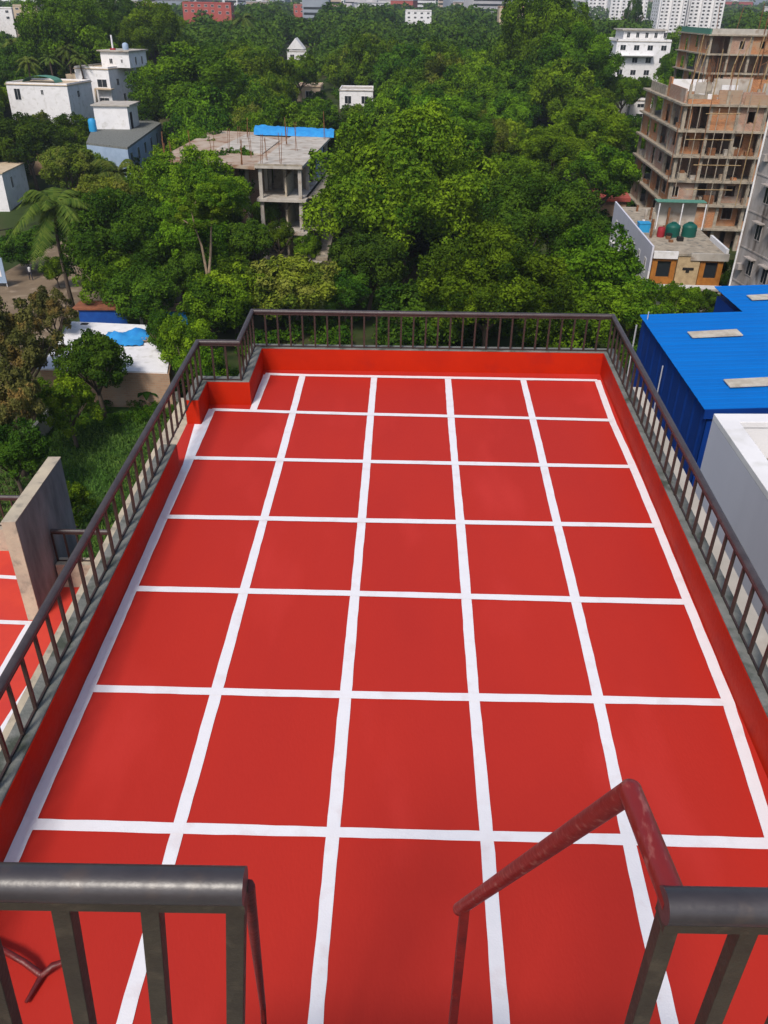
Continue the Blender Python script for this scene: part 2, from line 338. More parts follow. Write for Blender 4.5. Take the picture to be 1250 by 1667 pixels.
# railing round the roof
def rail_thing(label, path, z0, ztop, spacing, group=None, spacings=None, r_top=.033, barw=.0125, m_top='rail', m_bar='bar', start=.0, bottom=True, bar_mesh={}):
    t = thing('railing', label, 'railing', group=group)
    top = MB(); P3 = [Vector((q[0], q[1], ztop)) for q in path]
    obj('handrail', MB().tube(P3, r_top, 12), M[m_top], t, smooth=True)
    obj('rail_flange', band(path, -.02, .02, ztop-r_top-.016, ztop-r_top+.006), M[m_bar], t)
    if bottom: obj('bottom_bar', band(path, -.008, .008, z0+.004, z0+.02), M[m_bar], t)
    key = (round(ztop-z0,3), barw)
    if key not in bar_mesh: bar_mesh[key] = MB().box(-barw,-barw,0,barw,barw,ztop-z0-r_top-.014).mesh('baluster', M[m_bar])
    for si, (a_, b_) in enumerate(zip(path, path[1:])):
        a_, b_ = Vector(a_), Vector(b_); L = (b_-a_).length; n = max(1, round(L/(spacings[si] if spacings else spacing))); ang = math.atan2((b_-a_).y, (b_-a_).x)
        for i in range(n+ (1 if (b_-Vector(path[-1])).length < 1e-4 else 0)):
            q = a_.lerp(b_, i/n); o = link('baluster', bar_mesh[key], t, (q.x, q.y, z0), ang)
            o.rotation_euler = (random.uniform(-.006,.006), random.uniform(-.006,.006), ang)
    return t
RZ = .90
rpath = [(-2.545,.35),(-2.545,10.54),(-2.00,10.54),(-2.00,11.80+.06),(3.36,11.86),(2.97,4.8),(2.72,.35)]
rail_thing('dark brown railing of thin square bars on the red roof parapet', rpath, PH, RZ, .182, spacings=[.247,.19,.247,.188,.255,.255])

# ================================================================ LOWER TERRACE beside the roof
TZ = -2.9
terr = tag(obj('lower_terrace', MB().prism([(-9,3),(-2.70,3),(-2.70,10.25),(-5.2,10.25),(-5.2,11.25),(-9,11.25)], TZ-.3, TZ), M['redlow']), kind='structure')
for ti_, (pts, w) in enumerate((([P(-60,936,TZ),P(36,941,TZ)],.09), ([P(-60,1011,TZ),P(50,1015,TZ)],.09), ([P(50,1012,TZ),P(-20,1132,TZ)],.085), ([P(-80,1102,TZ),P(8,1107,TZ)],.08),
               ([P(86,1055,TZ),P(60,1100,TZ),P(-40,1260,TZ)],.09), ([P(84,1058,TZ),P(104,1032,TZ)],.09))):
    m_ = ribbon(pts, w, TZ+.005+.004*ti_); obj('painted_line', m_, M['white'], terr)
obj('terrace_border', MB().box(-3.62,3,TZ+.001,-2.71,10.0,TZ+.06), M['plaster'], terr)
lb = thing('lower_wing', 'plastered lower wing that carries the lower terrace', 'building'); obj('wall', MB().box(-8.98,3.02,G0,-2.72,10.23,TZ-.303), M['plaster'], lb)
obj('wall', MB().box(-8.98,10.235,G0,-5.22,11.23,TZ-.303), M['plaster'], lb)
fin = thing('fin_wall', 'tall free-standing cement fin wall with its sunlit top and end coloured paler', 'wall')  # light on top and end is put into their paler colour
A_, B_ = P(24,850,-1.2), P(98,744,-1.2); C_, D_ = P(1,850,-1.2), P(78,744,-1.2)
obj('wall_core', MB().prism([(A_.x,A_.y+.02),(B_.x,B_.y),(D_.x+.004,D_.y),(C_.x+.004,C_.y+.02)], TZ, -1.215), M['stain'], fin)
obj('wall_cap', MB().prism([(A_.x+.006,A_.y),(B_.x+.006,B_.y+.01),(D_.x,D_.y+.01),(C_.x,C_.y)], -1.214, -1.2), M['plaster'], fin)
obj('wall_end', MB().prism([(A_.x,A_.y),(A_.x,A_.y+.019),(C_.x,C_.y+.019),(C_.x,C_.y)], TZ, -1.215), M['plaster'], fin)
fx = A_.x
tp = thing('terrace_parapet', 'beige plastered parapet between the fin wall and the red roof', 'parapet')
obj('wall_core', MB().box(fx+.01,10.05,TZ,-2.72,10.25,TZ+.42), M['plaster'], tp)
tp = thing('terrace_parapet', 'beige plastered parapet on the far side of the fin wall', 'parapet')
obj('wall_core', MB().box(-8.9,11.0,TZ,fx-.16,11.2,TZ+.42), M['plaster'], tp)
rail_thing('short brown railing from the cement fin wall to the roof edge', [(fx+.02,10.15),(-2.75,10.15)], TZ+.42, TZ+.97, .19)
rail_thing('brown railing on the lower terrace beyond the fin wall', [(-8.8,11.1),(fx-.2,11.1)], TZ+.42, TZ+.97, .19)

# ================================================================ STAIR HEAD: the two near railings, the handrails
sh = thing('stair_landing', 'cement stair landing above the roof deck', 'stair landing')
obj('slab', MB().box(-1.3,-1.0,1.7,1.3,.86,1.8), M['cement'], sh); obj('wall', MB().box(-1.2,-1.0,.0,1.2,.2,1.7), M['plaster'], sh)
def near_rail(label, pts, posts, lean, Y=.8):
    t = thing('landing_railing', label, 'railing')
    rr = .030
    o = obj('handrail', MB().tube(pts, rr, 24), M['fgrail'], t, smooth=True)
    fl = MB(); a_, b_ = pts[0], pts[-1]
    fl.add([(q[0],q[1]+dy,q[2]+dz) for q in (a_, b_) for dy in (-.022,.022) for dz in (-rr-.012,-rr+.012)], [(0,1,3,2),(4,6,7,5),(0,2,6,4),(1,5,7,3),(0,4,5,1),(2,3,7,6)])
    obj('rail_flange', fl, M['fgbar'], t)
    for x, z in posts:
        bot = (x+lean*(z-1.8), Y, 1.8)
        obj('baluster', MB().tube([(x, Y, z-rr-.008), bot], .0155, 4, sq=True), M['fgbar'], t, bevel=.0015)
    return t
Y0 = .8
Lz = PY(200,1436,Y0).z; pL1 = PY(399,1442,Y0); pL0 = PY(0,1436,Y0)
pL0 = pL0+(pL0-pL1)*1.2
near_rail('thick charcoal railing at the stair head, with its capped end over the roof', [pL0, pL1], [(PY(q,1478,Y0).x, pL1.z) for q in (387,250,107,-34,-172)], -.085)
pR0 = PY(1080,1474,Y0); pR1 = PY(1250,1477,Y0); pR1 = pR1+(pR1-pR0)*3
pR0z = pR0.z
near_rail('thick charcoal railing at the stair head, joined by the red pipe', [pR0, pR1], [(PY(q,1505,Y0).x, pR0z) for q in (1084,1215,1345,1475)], .02)
hb = PY(1026,1288,1.04); hn = PY(1088,1443,.815); hn = PY(1096,1452,.80); d_ = ray(747,1480); hf = Vector((0,0,CAM_H))+d_*2.62
hr = thing('stair_handrail', 'scuffed red pipe handrail bending down from the stair head', 'handrail')
obj('pipe', MB().tube([PY(1101,1476,.8), hb], [.0235,.0225], 20).tube([hb, hf], [.022,.0205], 20), M['pipe'], hr, smooth=True)
jm = MB(); jm.lathe([(.0,-.022),(.012,-.0205),(.019,-.013),(.0225,0),(.019,.013),(.012,.0205),(0,.022)], 18, hb); obj('elbow', jm, M['pipe'], hr, smooth=True)
pt = hf.lerp(hb, .06)
obj('post', MB().tube([pt+Vector((0,0,-.01)), Vector((pt.x+.0, pt.y-.02, .9))], .014, 4, sq=True), M['darkred'], hr)
#obj('post', MB().tube([hn+Vector((0,.0,-.01)), Vector((hn.x-.006, hn.y, 1.81))], .015, 4, sq=True), M['darkred'], hr)
d2 = ray(428,1640); hf2 = Vector((0,0,CAM_H))+d2*3.0
h2 = thing('stair_handrail', 'thin dark red handrail bar dropping from the capped railing end', 'handrail')
obj('pipe', MB().tube([Vector((pL1.x, pL1.y+.02, pL1.z-.03)), hf2], .011, 8), M['darkred'], h2, smooth=True)
obj('post', MB().tube([hf2, Vector((hf2.x-.02, hf2.y-.05, .9))], .011, 6), M['darkred'], h2)
stp = thing('steel_stair', 'steep dark red steel stair from the landing to the deck', 'stair')
for x in (-.42, .26): obj('stringer', MB().tube([(x,.90,1.75),(x,1.9,.0)], .03, 4, sq=True), M['darkred'], stp)
trm = MB().box(-.33,-.09,-.01,.33,.09,.01).mesh('tread', M['darkred'])
for i in range(7): link('tread', trm, stp, (-.08, .98+.13*i, 1.6-.23*i))
# bent bar near the deck edge
qm, q0, q1, q2, q3 = [P(x, y, z) for x, y, z in ((-70,1505,.02),(14,1552,.10),(68,1588,.03),(106,1566,.07),(42,1632,.03))]
bb = thing('bent_bar', 'bent dark red steel bar lying on the red deck behind the stair-head railing', 'steel bar')
obj('bar', MB().tube([qm, q0, q0.lerp(q1,.5)+Vector((0,0,.02)), q1, q1.lerp(q2,.5)+Vector((0,0,.03)), q2], .019, 8), M['darkred'], bb, smooth=True)
obj('bar', MB().tube([q1, q3], [.019,.010], 8), M['darkred'], bb, smooth=True)

# ================================================================ NEIGHBOURS ON THE RIGHT
# white building with coping
wb = thing('white_building', 'grey-white neighbour building with a broad white parapet top and dusty flat roof', 'building')
co = P(1162,673,-1.5); c1 = P(1250,800,-1.5); dv = (c1-co).normalized(); near = co+dv*9
WX = 9.0
obj('wall', MB().prism([(co.x+.03,co.y-.03),(near.x+.03,near.y),(near.x+WX,near.y),(co.x+WX,co.y+.2)], G0, -2.35), M['lav'], wb)
obj('wall', band([(co.x+WX,co.y+.22),(co.x,co.y),(near.x,near.y)], .002, .30, -6, -1.618), M['lav'], wb)
obj('coping', band([(co.x+WX,co.y+.22),(co.x,co.y),(near.x,near.y)], .0, .36, -1.617, -1.5), M['wht'], wb, bevel=.01)
obj('parapet_inside', band([(co.x+WX,co.y+.22),(co.x,co.y),(near.x,near.y)], .303, .34, -2.4, -1.618), M['wht'], wb)
obj('roof_floor', MB().prism([(co.x+.3,co.y-.3),(near.x+.3,near.y),(near.x+WX,near.y),(co.x+WX,co.y-.1)], -1.615, -1.60), M['rubble'], wb)
# the wall block stops below the roof floor: sink it
for v in [c for c in wb.children if c.name.startswith('roof_floor')][0].data.vertices: v.co.z -= .70
for i in range(26):
    s_ = random.uniform(.03,.11); q = P(1214+random.random()*50, 715+random.random()*60, -2.29)
    m_ = MB().box(-s_,-s_*.6,0,s_,s_*.6,s_*.8)
    o = obj('rubble_piece', m_, M['rubble'] if i%3 else M['brickt'], wb); o.location = (q.x, q.y, -2.3); o.rotation_euler = (0,random.uniform(-.3,.3),random.random()*3)

# blue shed
bs = thing('sheet_metal_shed', 'large shed with bright blue sheet roof and navy walls', 'shed')
SZ = -5.0
a0 = P(1050,515,SZ); a1 = P(1155,665,SZ)
bx0, by0, by1 = 9.30, 21.6, 29.9; xr = 22.0
n = 11; edge = lambda y: 9.30+(y-21.6)*.035
zr = lambda x: SZ+(x-9.3)*.045
for i in range(n):
    y0 = by0+(by1-by0)*i/n; y1 = by0+(by1-by0)*(i+1)/n; m_ = MB(); k = 6; vs = []; fs = []
    L = [];
    prof = [(0,0),(.12,0),(.15,.010),(.19,.010),(.22,0),(.45,0),(.48,.010),(.52,.010),(.55,0),(.85,0),(.93,.022),(1.0,.022)]
    for t_, h in prof:
        y = y0+(y1-y0+.02)*t_; vs += [(edge(y)-.12, y, zr(edge(y)-.12)+h+.02*0), (xr, y, zr(xr)+h)]
    for j in range(len(prof)-1): fs.append((2*j,2*j+1,2*j+3,2*j+2))
    m_.add(vs, fs); o = obj('roof_sheet', m_, M['bluesheet'], bs)
    so_ = o.modifiers.new('t','SOLIDIFY'); so_.thickness = .012
for i in range(4):
    y0 = by1+.02+.8*i; m_ = MB(); vs = []; fs = []
    for j, (t_, h) in enumerate(prof):
        y = y0+.82*t_; vs += [(13.3, y, zr(13.3)+h), (xr, y, zr(xr)+h)]
    for j in range(len(prof)-1): fs.append((2*j,2*j+1,2*j+3,2*j+2))
    m_.add(vs, fs); o = obj('roof_sheet', m_, M['bluesheet'], bs); so_ = o.modifiers.new('t','SOLIDIFY'); so_.thickness = .012
wallpts = []
y = by0; i = 0
while y < by1-.01:
    y1 = min(by1, y+.83); m_ = MB(); vs = []; fs = []
    for j in range(9):
        t_ = j/8; yy = y+(y1-y)*t_; h = .03 if j in (3,4) else 0; vs += [(edge(yy)-h, yy, G0), (edge(yy)-h, yy, SZ-.02)]
    for j in range(8): fs.append((2*j,2*j+1,2*j+3,2*j+2))
    m_.add(vs, fs); obj('wall_sheet', m_, M['bluewall'], bs); y = y1
obj('wall', MB().prism([(9.36,21.66),(22,21.66),(22,32.9),(13.4,32.9),(13.4,29.84),(9.64,29.84)], G0, -5.12), M['bluewall'], bs)
obj('fascia', MB().prism([(9.2,21.56),(22,21.56),(22,21.62),(9.2,21.62)], -5.3, [zr(9.2)-.01, zr(22)-.01, zr(22)-.01, zr(9.2)-.01]), M['bluewall'], bs)
for (x0,y0_,x1,y1_) in ((1119,539,1200,534),(1178,616,1290,610),(1214,486,1290,488)):
    A1 = P(x0,y0_,SZ+.15); B1 = P(x1,y1_,SZ+.25); m_ = MB()
    m_.prism([(A1.x,A1.y),(B1.x,A1.y+.12),(B1.x,A1.y-.50),(A1.x,A1.y-.58)], [zr(A1.x)+.047,zr(B1.x)+.047,zr(B1.x)+.047,zr(A1.x)+.047], [zr(A1.x)+.075,zr(B1.x)+.075,zr(B1.x)+.075,zr(A1.x)+.075])
    obj('skylight', m_, M['skyl'], bs)
for px_, py_, px2, py2 in ((1062,514,1052,600),(1089,586,1076,645)):
    q = P(px_,py_,SZ+.15); obj('drain_pipe', MB().tube([(q.x-.16,q.y,SZ+.3 if px_ < 1080 else SZ-.05),(q.x-.16,q.y,SZ-9)], .022, 8), M['steel'], bs, smooth=True)
q = P(1053,540,SZ-.3); obj('drain_pipe', MB().tube([(9.45,30.02,SZ-.4),(9.45,30.02,SZ-9)], .03, 8), M['steel'], bs)

# ---------------------------------------------------------------- window helper, shared meshes
_wm = {}
def window(parent, x, y, z, w, h, rz=0, shade=False, fm='wht', pm='glass', bars=1, name='window'):
    k = (w, h, shade, fm, pm, bars)
    if k not in _wm:
        m_ = MB(); t = .07
        m_.box(-w/2,-.04,0,w/2,0,t).box(-w/2,-.04,h-t,w/2,0,h).box(-w/2,-.04,t,-w/2+t,0,h-t).box(w/2-t,-.04,t,w/2,0,h-t)
        for b_ in range(bars): xx = -w/2+w*(b_+1)/(bars+1); m_.box(xx-.02,-.035,t,xx+.02,-.005,h-t)
        if shade: m_.box(-w/2-.2,-.5,h+.1,w/2+.2,0,h+.2)
        _wm[k] = (m_.mesh('window', M[fm]), MB().box(-w/2+t,-.022,t,w/2-t,-.004,h-t).mesh('pane', M[pm]))
    f_ = link(name, _wm[k][0], parent, (x,y,z), rz); link('pane', _wm[k][1], f_); return f_
def xbox(mb, x0, y0, z0, x1, y1, z1): return mb.box(x0,y0,z0,x1,y1,z1)

# ---------------------------------------------------------------- brick and concrete tower
def rc_tower(label, loc, rz, wx, dy, nx, ny, z0, storey, n, mats=('brick','brickd'), below=None, seed=3, colw=.38, infill=.85, cantilever=.5):
    rr = random.Random(seed); t = thing('unfinished_tower', label, 'building', (loc[0],loc[1],0), rz)
    base = below if below is not None else z0
    zs_ = [z0+storey*i for i in range(n+1)]
    if below is not None:
        k = z0-storey
        while k > below: zs_.insert(0, k); k -= storey
    for z in zs_: obj('floor_slab', MB().box(-cantilever,-cantilever,z-.22,wx+.3,dy+.3,z), M['conc'], t)
    xs_ = [wx*i/nx for i in range(nx+1)]; ys_ = [dy*i/ny for i in range(ny+1)]
    lv = [base]+zs_
    for a_, b_ in zip(lv, lv[1:]):
        if b_-a_ < .8: continue
        for i, x in enumerate(xs_):
            for j, y in enumerate(ys_):
                if 0 < i < nx and 0 < j: continue
                cx = min(max(x, colw/2), wx-colw/2); cy = min(max(y, colw/2), dy-colw/2)
                obj('column', MB().box(cx-colw/2,cy-colw/2,a_+.001,cx+colw/2,cy+colw/2,b_-.221), M['conc'], t)
        H = b_-a_-.222
        def panel(axis, c0, c1, off, seed_=0):
            kind = rr.random(); m_ = MB(); L = c1-c0
            if L < .6: return
            def bx(u0, u1, w0, w1):
                if axis == 'x': m_.box(c0+u0, off, a_+.001+w0, c0+u1, off+.13, a_+.001+w1)
                else: m_.box(off, c0+u0, a_+.001+w0, off+.13, c0+u1, a_+.001+w1)
            if kind > infill: return
            ow = L*rr.uniform(.22,.42); ou = rr.uniform(.1,.7)*(L-ow); oz = rr.choice([0,.8,.8,.9]); oh = rr.choice([2.05, 2.1, H])
            oh = min(oh, H)
            if kind < .12: bx(0,L,0,H*rr.uniform(.3,.5))
            elif kind < .2: bx(0,L,0,H)
            else:
                bx(0,ou,0,H); bx(ou+ow,L,0,H)
                if oz: bx(ou,ou+ow,0,oz)
                if oh < H-.05: bx(ou,ou+ow,oh,H)
            obj('infill_wall', m_, M[mats[0] if rr.random() < .65 else mats[1]], t)
            if rr.random() < .45 and oz and kind >= .2:
                fm = MB(); e_ = .07
                def fb(u0,u1,w0,w1):
                    if axis == 'x': fm.box(c0+u0, off-.03, a_+w0, c0+u1, off+.16, a_+w1)
                    else: fm.box(off-.03, c0+u0, a_+w0, off+.16, c0+u1, a_+w1)
                fb(ou-e_,ou-.001,oz-e_,oh); fb(ou+ow+.001,ou+ow+e_,oz-e_,oh); fb(ou,ou+ow,oz-e_,oz-.001)
                obj('window_frame', fm, M['concw'], t)
        for i in range(nx):
            dep = rr.choice([.1,.1,.9,1.4]); panel('x', xs_[i]+colw/2+.01, xs_[i+1]-colw/2-.01, dep)
        for j in range(ny): panel('y', ys_[j]+colw/2+.01, ys_[j+1]-colw/2-.01, rr.choice([.1,.1,.1,1.0]))
        for i in range(1, nx+1): # inner partitions
            m_ = MB().box(xs_[i]-colw-.15, 2.2, a_+.002, xs_[i]-colw-.02, dy-1, b_-.223); obj('partition', m_, M[mats[1]], t)
        obj('partition', MB().box(.6, 4.2, a_+.002, wx-.6, 4.35, b_-.224), M[mats[1]], t)
    return t, xs_, ys_, zs_
tw_loc = (35.6, 109.8); tw_rz = R(-3.2)
tw, txs, tys, tzs = rc_tower('five-storey brick and concrete tower with bamboo poles on top, behind the two green tanks', tw_loc, tw_rz, 13.0, 22.0, 4, 4, -16.5, 2.87, 4, below=G0, seed=11)
topz = -16.5+2.87*4
rr = random.Random(5)
for (x0,y0_,x1,y1_,h,m_) in ((.3,0,4,.2,.5,'brick'),(4.6,2.2,6.5,2.4,1.9,'wht'),(6.8,.6,9.4,.8,1.3,'brickd'),(9.8,3.0,12.8,3.2,2.1,'concw'),(.1,1,.3,9,1.5,'brickd'),(3.9,.4,6.6,.6,1.5,'brickt'),(.5,.35,2.6,.5,1.0,'conc'),(6.9,-.2,12.9,-.05,1.1,'brickt'),(4.3,5,9,5.2,2.4,'concw'),(.2,9.2,.4,10.6,2.2,'brick'),(.1,11,.3,20,1.1,'conc'),(2.5,6,5.5,6.2,1.9,'concw'),(7,7.5,12,7.7,2.2,'brick'),(1.5,14,6,14.2,1.7,'wht'),(8,14,12,14.2,2.0,'brickd'),(9.9,.1,12.8,.3,.9,'brick')):
    obj('half_built_wall', MB().box(x0,y0_,topz+.001,x1,y1_,topz+h), M[m_], tw)
for i in range(15):
    x = rr.uniform(.3,12.5); y = rr.choice([.4,2.,5.,9.,14.,20.]); 
    cm = MB().box(x-.15,y-.15,topz+.002,x+.15,y+.15,topz+1.3+rr.random()); obj('column_stub', cm, M['conc'], tw)
    for k in range(2): obj('rebar', MB().tube([(x-.1+.2*k,y,topz+1),(x-.1+.2*k+rr.uniform(-.2,.2),y,topz+3.2+rr.random()*1.2)], .035, 5), M['rust'], tw)
for i, (px_, y) in enumerate(((.8,2),(2.0,7),(3.4,1.2),(5.9,.8),(6.6,6),(8.2,4),(9.3,1.0),(10.8,3),(12.2,.8),(4.4,13),(11.6,9))):
    h = rr.uniform(4.5,7.2); obj('bamboo_pole', MB().tube([(px_,y,topz+.002),(px_+rr.uniform(-.1,.5),y+.1,topz+h*.5),(px_+rr.uniform(.1,.9),y,topz+h)], [.075,.06,.045], 6), M['bamboo'], tw)
for i in range(13):
    x = -.6+i*1.12; zb = rr.choice([-19.3,-16.4,-13.6,-16.4]); obj('scaffold_pole', MB().tube([(x,-.75,zb),(x+.1,-.72,topz+rr.uniform(-.5,1.6))], .05, 5), M[rr.choice(['bamboo','conc','rust'])], tw)
for k in range(4):
    x0 = rr.uniform(-.5,6); obj('scaffold_ledger', MB().tube([(x0,-.8,-16.5+2.87*k+1.9),(x0+rr.uniform(3,6),-.8,-16.5+2.87*k+1.95)], .05, 5), M['bamboo'], tw)
for i in range(26):
    fl = rr.randrange(4); x = rr.uniform(.6,12); w_ = rr.uniform(.3,1.3); obj('stacked_material', MB().box(x,.15+rr.random()*.3,-16.5+2.87*fl+.003,x+w_,.9,-16.5+2.87*fl+rr.uniform(.3,1.1)), M[rr.choice(['brick','concw','brickt','conc','rust'])], tw)
for i in range(16):
    fl = rr.randrange(4); y = rr.uniform(.8,20); obj('stacked_material', MB().box(.12,y,-16.5+2.87*fl+.003,.7,y+rr.uniform(.4,1.6),-16.5+2.87*fl+rr.uniform(.3,1.2)), M[rr.choice(['brick','concw','brickt','conc'])], tw)
for i in range(12):
    x = rr.uniform(.5,12); y = rr.uniform(.6,8); obj('stacked_material', MB().box(x,y,topz+.004,x+rr.uniform(.5,1.6),y+.9,topz+rr.uniform(.3,.9)), M[rr.choice(['brick','concw','wht','brickt'])], tw)
# second tower behind
t2, a1x, a1y, a1z = rc_tower('grey and brick unfinished block standing behind the bamboo-topped tower', (57.5,170), R(0), 34, 18, 9, 3, -11.4, 3.05, 4, below=-19, seed=21, infill=.7)
for i in range(10):
    x = 1+i*3.6+rr.uniform(-.6,.6); obj('rebar', MB().tube([(x,.6,.8),(x+rr.uniform(-.3,.6),.6,.8+rr.uniform(2.5,5))], .06, 5), M['rust'], t2)
obj('roof_parapet', MB().box(0,-.3,.805,34,-.1,1.7), M['concw'], t2); obj('roof_parapet', MB().box(-.3,-.2,.806,-.1,17,1.7), M['greenn'], t2)
hs_ = thing('hoist_frame', 'rusty steel hoist frame rising behind the bamboo-topped tower', 'scaffold', (66.5,168,0))
for x in (0,1.9):
    for y in (0,1.6): obj('upright', MB().tube([(x,y,-12),(x+.5,y,14)], .09, 5), M['rust'], hs_)
for k in range(12): obj('brace', MB().tube([(0.02*k,0,-10+2*k),(1.9+.04*k,0,-9+2*k)], .06, 5), M['rust'], hs_)

# mouldy grey building at the frame's edge
gb = thing('grey_building', 'tall mould-stained grey building with a white drain pipe down its corner', 'building', (31.5,75,0), R(6.5))
# local: left face is x=0, running towards -y
obj('wall', MB().box(0,-30,G0,14,0,3), M['stainw'], gb)
obj('drain_pipe', MB().tube([(-.1,-.12,G0),(-.1,-.12,3)], .09, 8), M['wht'], gb, smooth=True)
for k in range(8):
    z = G0+1+3*k
    for y in (-2.6,-5.2,-9,-12.5): window(gb, -.003, y, z, 1.0, 1.35, R(-90), True, 'stainw', 'glass')
    if k in (2,5): obj('air_unit', MB().box(-.45,-1.5,z+.2,-.005,-.9,z+.7), M['stainw'], gb)
    obj('floor_band', MB().box(-.05,-30,z+2.0,-.002,0.03,z+2.12), M['stainw'], gb)

# white building with orange balcony front
ob = thing('orange_fronted_house', 'low white house with orange timber front panels and green tanks on its roof', 'house', (26.5,83.6,0), R(-3.5))
obj('wall', MB().box(.05,.9,G0,7.2,22,-16.3), M['wht'], ob)
obj('side_parapet', MB().box(0,.0,-18.0,.18,22,-15.5), M['lav'], ob)
for k, y in enumerate((2,5.2,8.4,12,15.5,19)):
    window(ob, .045 if False else -.003, y, -18.6 if True else 0, .8, 1.5, R(-90), False, 'wht', 'glass')
    window(ob, .047, y, -21.2, .8, 1.4, R(-90), True, 'wht', 'glass')
obj('side_parapet', MB().box(-.0,0,-19.0,.17,22,-18.001), M['wht'], ob)
obj('roof_slab', MB().box(.181,-.3,-16.299,7.5,22,-16.1), M['conc'], ob)
obj('roof_curb', MB().box(.2,-.35,-16.6,2.6,-.1,-15.9), M['wht'], ob); obj('roof_curb', MB().box(3.9,-.35,-16.7,7.6,-.1,-16.0), M['concw'], ob); obj('roof_curb', MB().box(7.3,0,-16.7,7.55,6,-15.6), M['wht'], ob)
obj('balcony_slab', MB().box(.2,-1.3,-19.45,7.3,.9,-19.25), M['concw'], ob)
pl = obj('cladding_panel', MB().box(2.7,-.2,-19.2,4.9,.89,-16.3), M['tan'], ob)
obj('vent_slot', MB().box(3.3,-.25,-17.7,4.4,-.201,-17.45).box(3.65,-.25,-17.95,4.0,-.201,-17.701), M['dark'], ob)
for x0, x1 in ((.25,2.6),(5.0,7.25)):
    m_ = MB(); m_.box(x0,-.1,-19.24,x0+.5,.2,-16.31).box(x1-.5,-.1,-19.24,x1,.2,-16.31).box(x0+.5,-.1,-16.9,x1-.5,.2,-16.31).box(x0+.5,-.1,-19.24,x1-.5,.2,-18.5)
    f_ = obj('timber_frame', m_, M['orange'], ob); obj('pane', MB().box(x0+.5,.1,-18.5,x1-.5,.18,-16.9), M['glass'], f_)
obj('balcony_rail', MB().box(.2,-1.3,-19.24,7.3,-1.2,-18.9), M['wht'], ob)
obj('door', MB().box(4.6,.84,G0,5.7,.899,-20), M['orange'], ob)
for x in (.3,7.1): obj('post', MB().box(x-.15,-1.2,G0,x+.15,-.9,-19.46), M['concw'], ob)
def local(o, x, y, z): c, s_ = math.cos(o.rotation_euler.z), math.sin(o.rotation_euler.z); return (o.location.x+c*x-s_*y, o.location.y+s_*x+c*y, z)
for x, y, m_, lab in ((3.6,7.2,'tealtank','round green water tank nearer the house side wall'),(5.4,7.4,'tealtank','round green water tank nearer the drain side of the roof')):
    q = local(ob, x, y, -16.1); t = thing('water_tank', lab, 'water tank', q)
    b_ = MB(); b_.lathe([(.75,0),(.78,.1),(.74,.2),(.78,.3),(.74,.45),(.78,.6),(.74,.8),(.78,.95),(.7,1.15),(.4,1.35)], 20); obj('tank_body', b_, M[m_], t, smooth=True)
    b_ = MB(); b_.lathe([(.28,1.34),(.28,1.46),(.1,1.5)], 14); obj('lid', b_, M[m_], t, smooth=True)
q = local(ob, 2.3, 6.8, -16.1); t = thing('plastic_drum', 'small red drum beside the green tanks', 'drum', q); b_ = MB(); b_.lathe([(.38,0),(.42,.2),(.4,.5),(.42,.8),(.36,.95)], 14); obj('drum_body', b_, M['redt'], t, smooth=True); b_=MB(); b_.lathe([(.34,.951),(.34,1.0),(.1,1.02)],12); obj('lid', b_, M['redt'], t)
q = local(ob, .9, 9.0, -16.1); t = thing('plastic_crate', 'pale blue crate near the blue-grey side parapet', 'crate', q); obj('crate_body', MB().box(-.6,-.5,0,.6,.5,.9), M['bluet'], t); obj('crate_rim', MB().box(-.65,-.55,.901,.65,.55,1.0), M['bluet'], t)
rc_ = random.Random(8)
for i in range(9):
    x = rc_.uniform(.8,6.8); y = rc_.uniform(4,20); obj('column_stub', MB().box(x,y,-16.099,x+.22,y+.22,-16.1+rc_.uniform(.5,2.2)), M[rc_.choice(['conc','concw','rust'])], ob)
for i in range(14):
    x = rc_.uniform(.8,6.4); y = rc_.uniform(2,16); w_ = rc_.uniform(.2,.7); obj('roof_clutter', MB().box(x,y,-16.099,x+w_,y+w_,-16.1+rc_.uniform(.1,.6)), M[rc_.choice(['conc','brickt','wht','rust','dark'])], ob)
q = local(ob, 2.6, 10.5, 0); t = thing('roof_lean_to', 'lean-to of pale sheeting and green netting at the foot of the brick tower', 'lean-to', (q[0],q[1],0), R(-3.5))
obj('sheeting', MB().box(0,2.0,-16.09,4.6,2.1,-13.6), M['concw'], t); obj('netting', MB().box(-.2,.6,-13.4,5.2,2.0,-13.32), M['greenn'], t)
for x in (0,2.5,5.0): obj('post', MB().tube([(x,0,-16.09),(x,0,-13.41)], .07, 6), M['wht'], t)
q = PG(1200,395); t = thing('tarpaulin_heap', 'rust-red sheeting heap between the brick tower and the grey building', 'heap', (32.5+2.5, 89, G0))
b_ = MB(); b_.lathe([(2.4,0),(2.3,1.0),(1.9,2.2),(1.2,3.0),(.3,3.4)], 12); o = obj('sheet', b_, M['tile'], t, smooth=True)
t = thing('clay_roof_hut', 'small hut with an orange-red roof beside the white house', 'hut', PG(985,352)); obj('wall', MB().box(-2.4,-1.5,0,2.4,1.5,2.4), M['brickt'], t)
obj('roof', MB().prism([(-2.8,-1.9),(2.8,-1.9),(2.8,1.9),(-2.8,1.9)], 2.401, [2.9,2.9,3.5,3.5]), M['pink'], t)

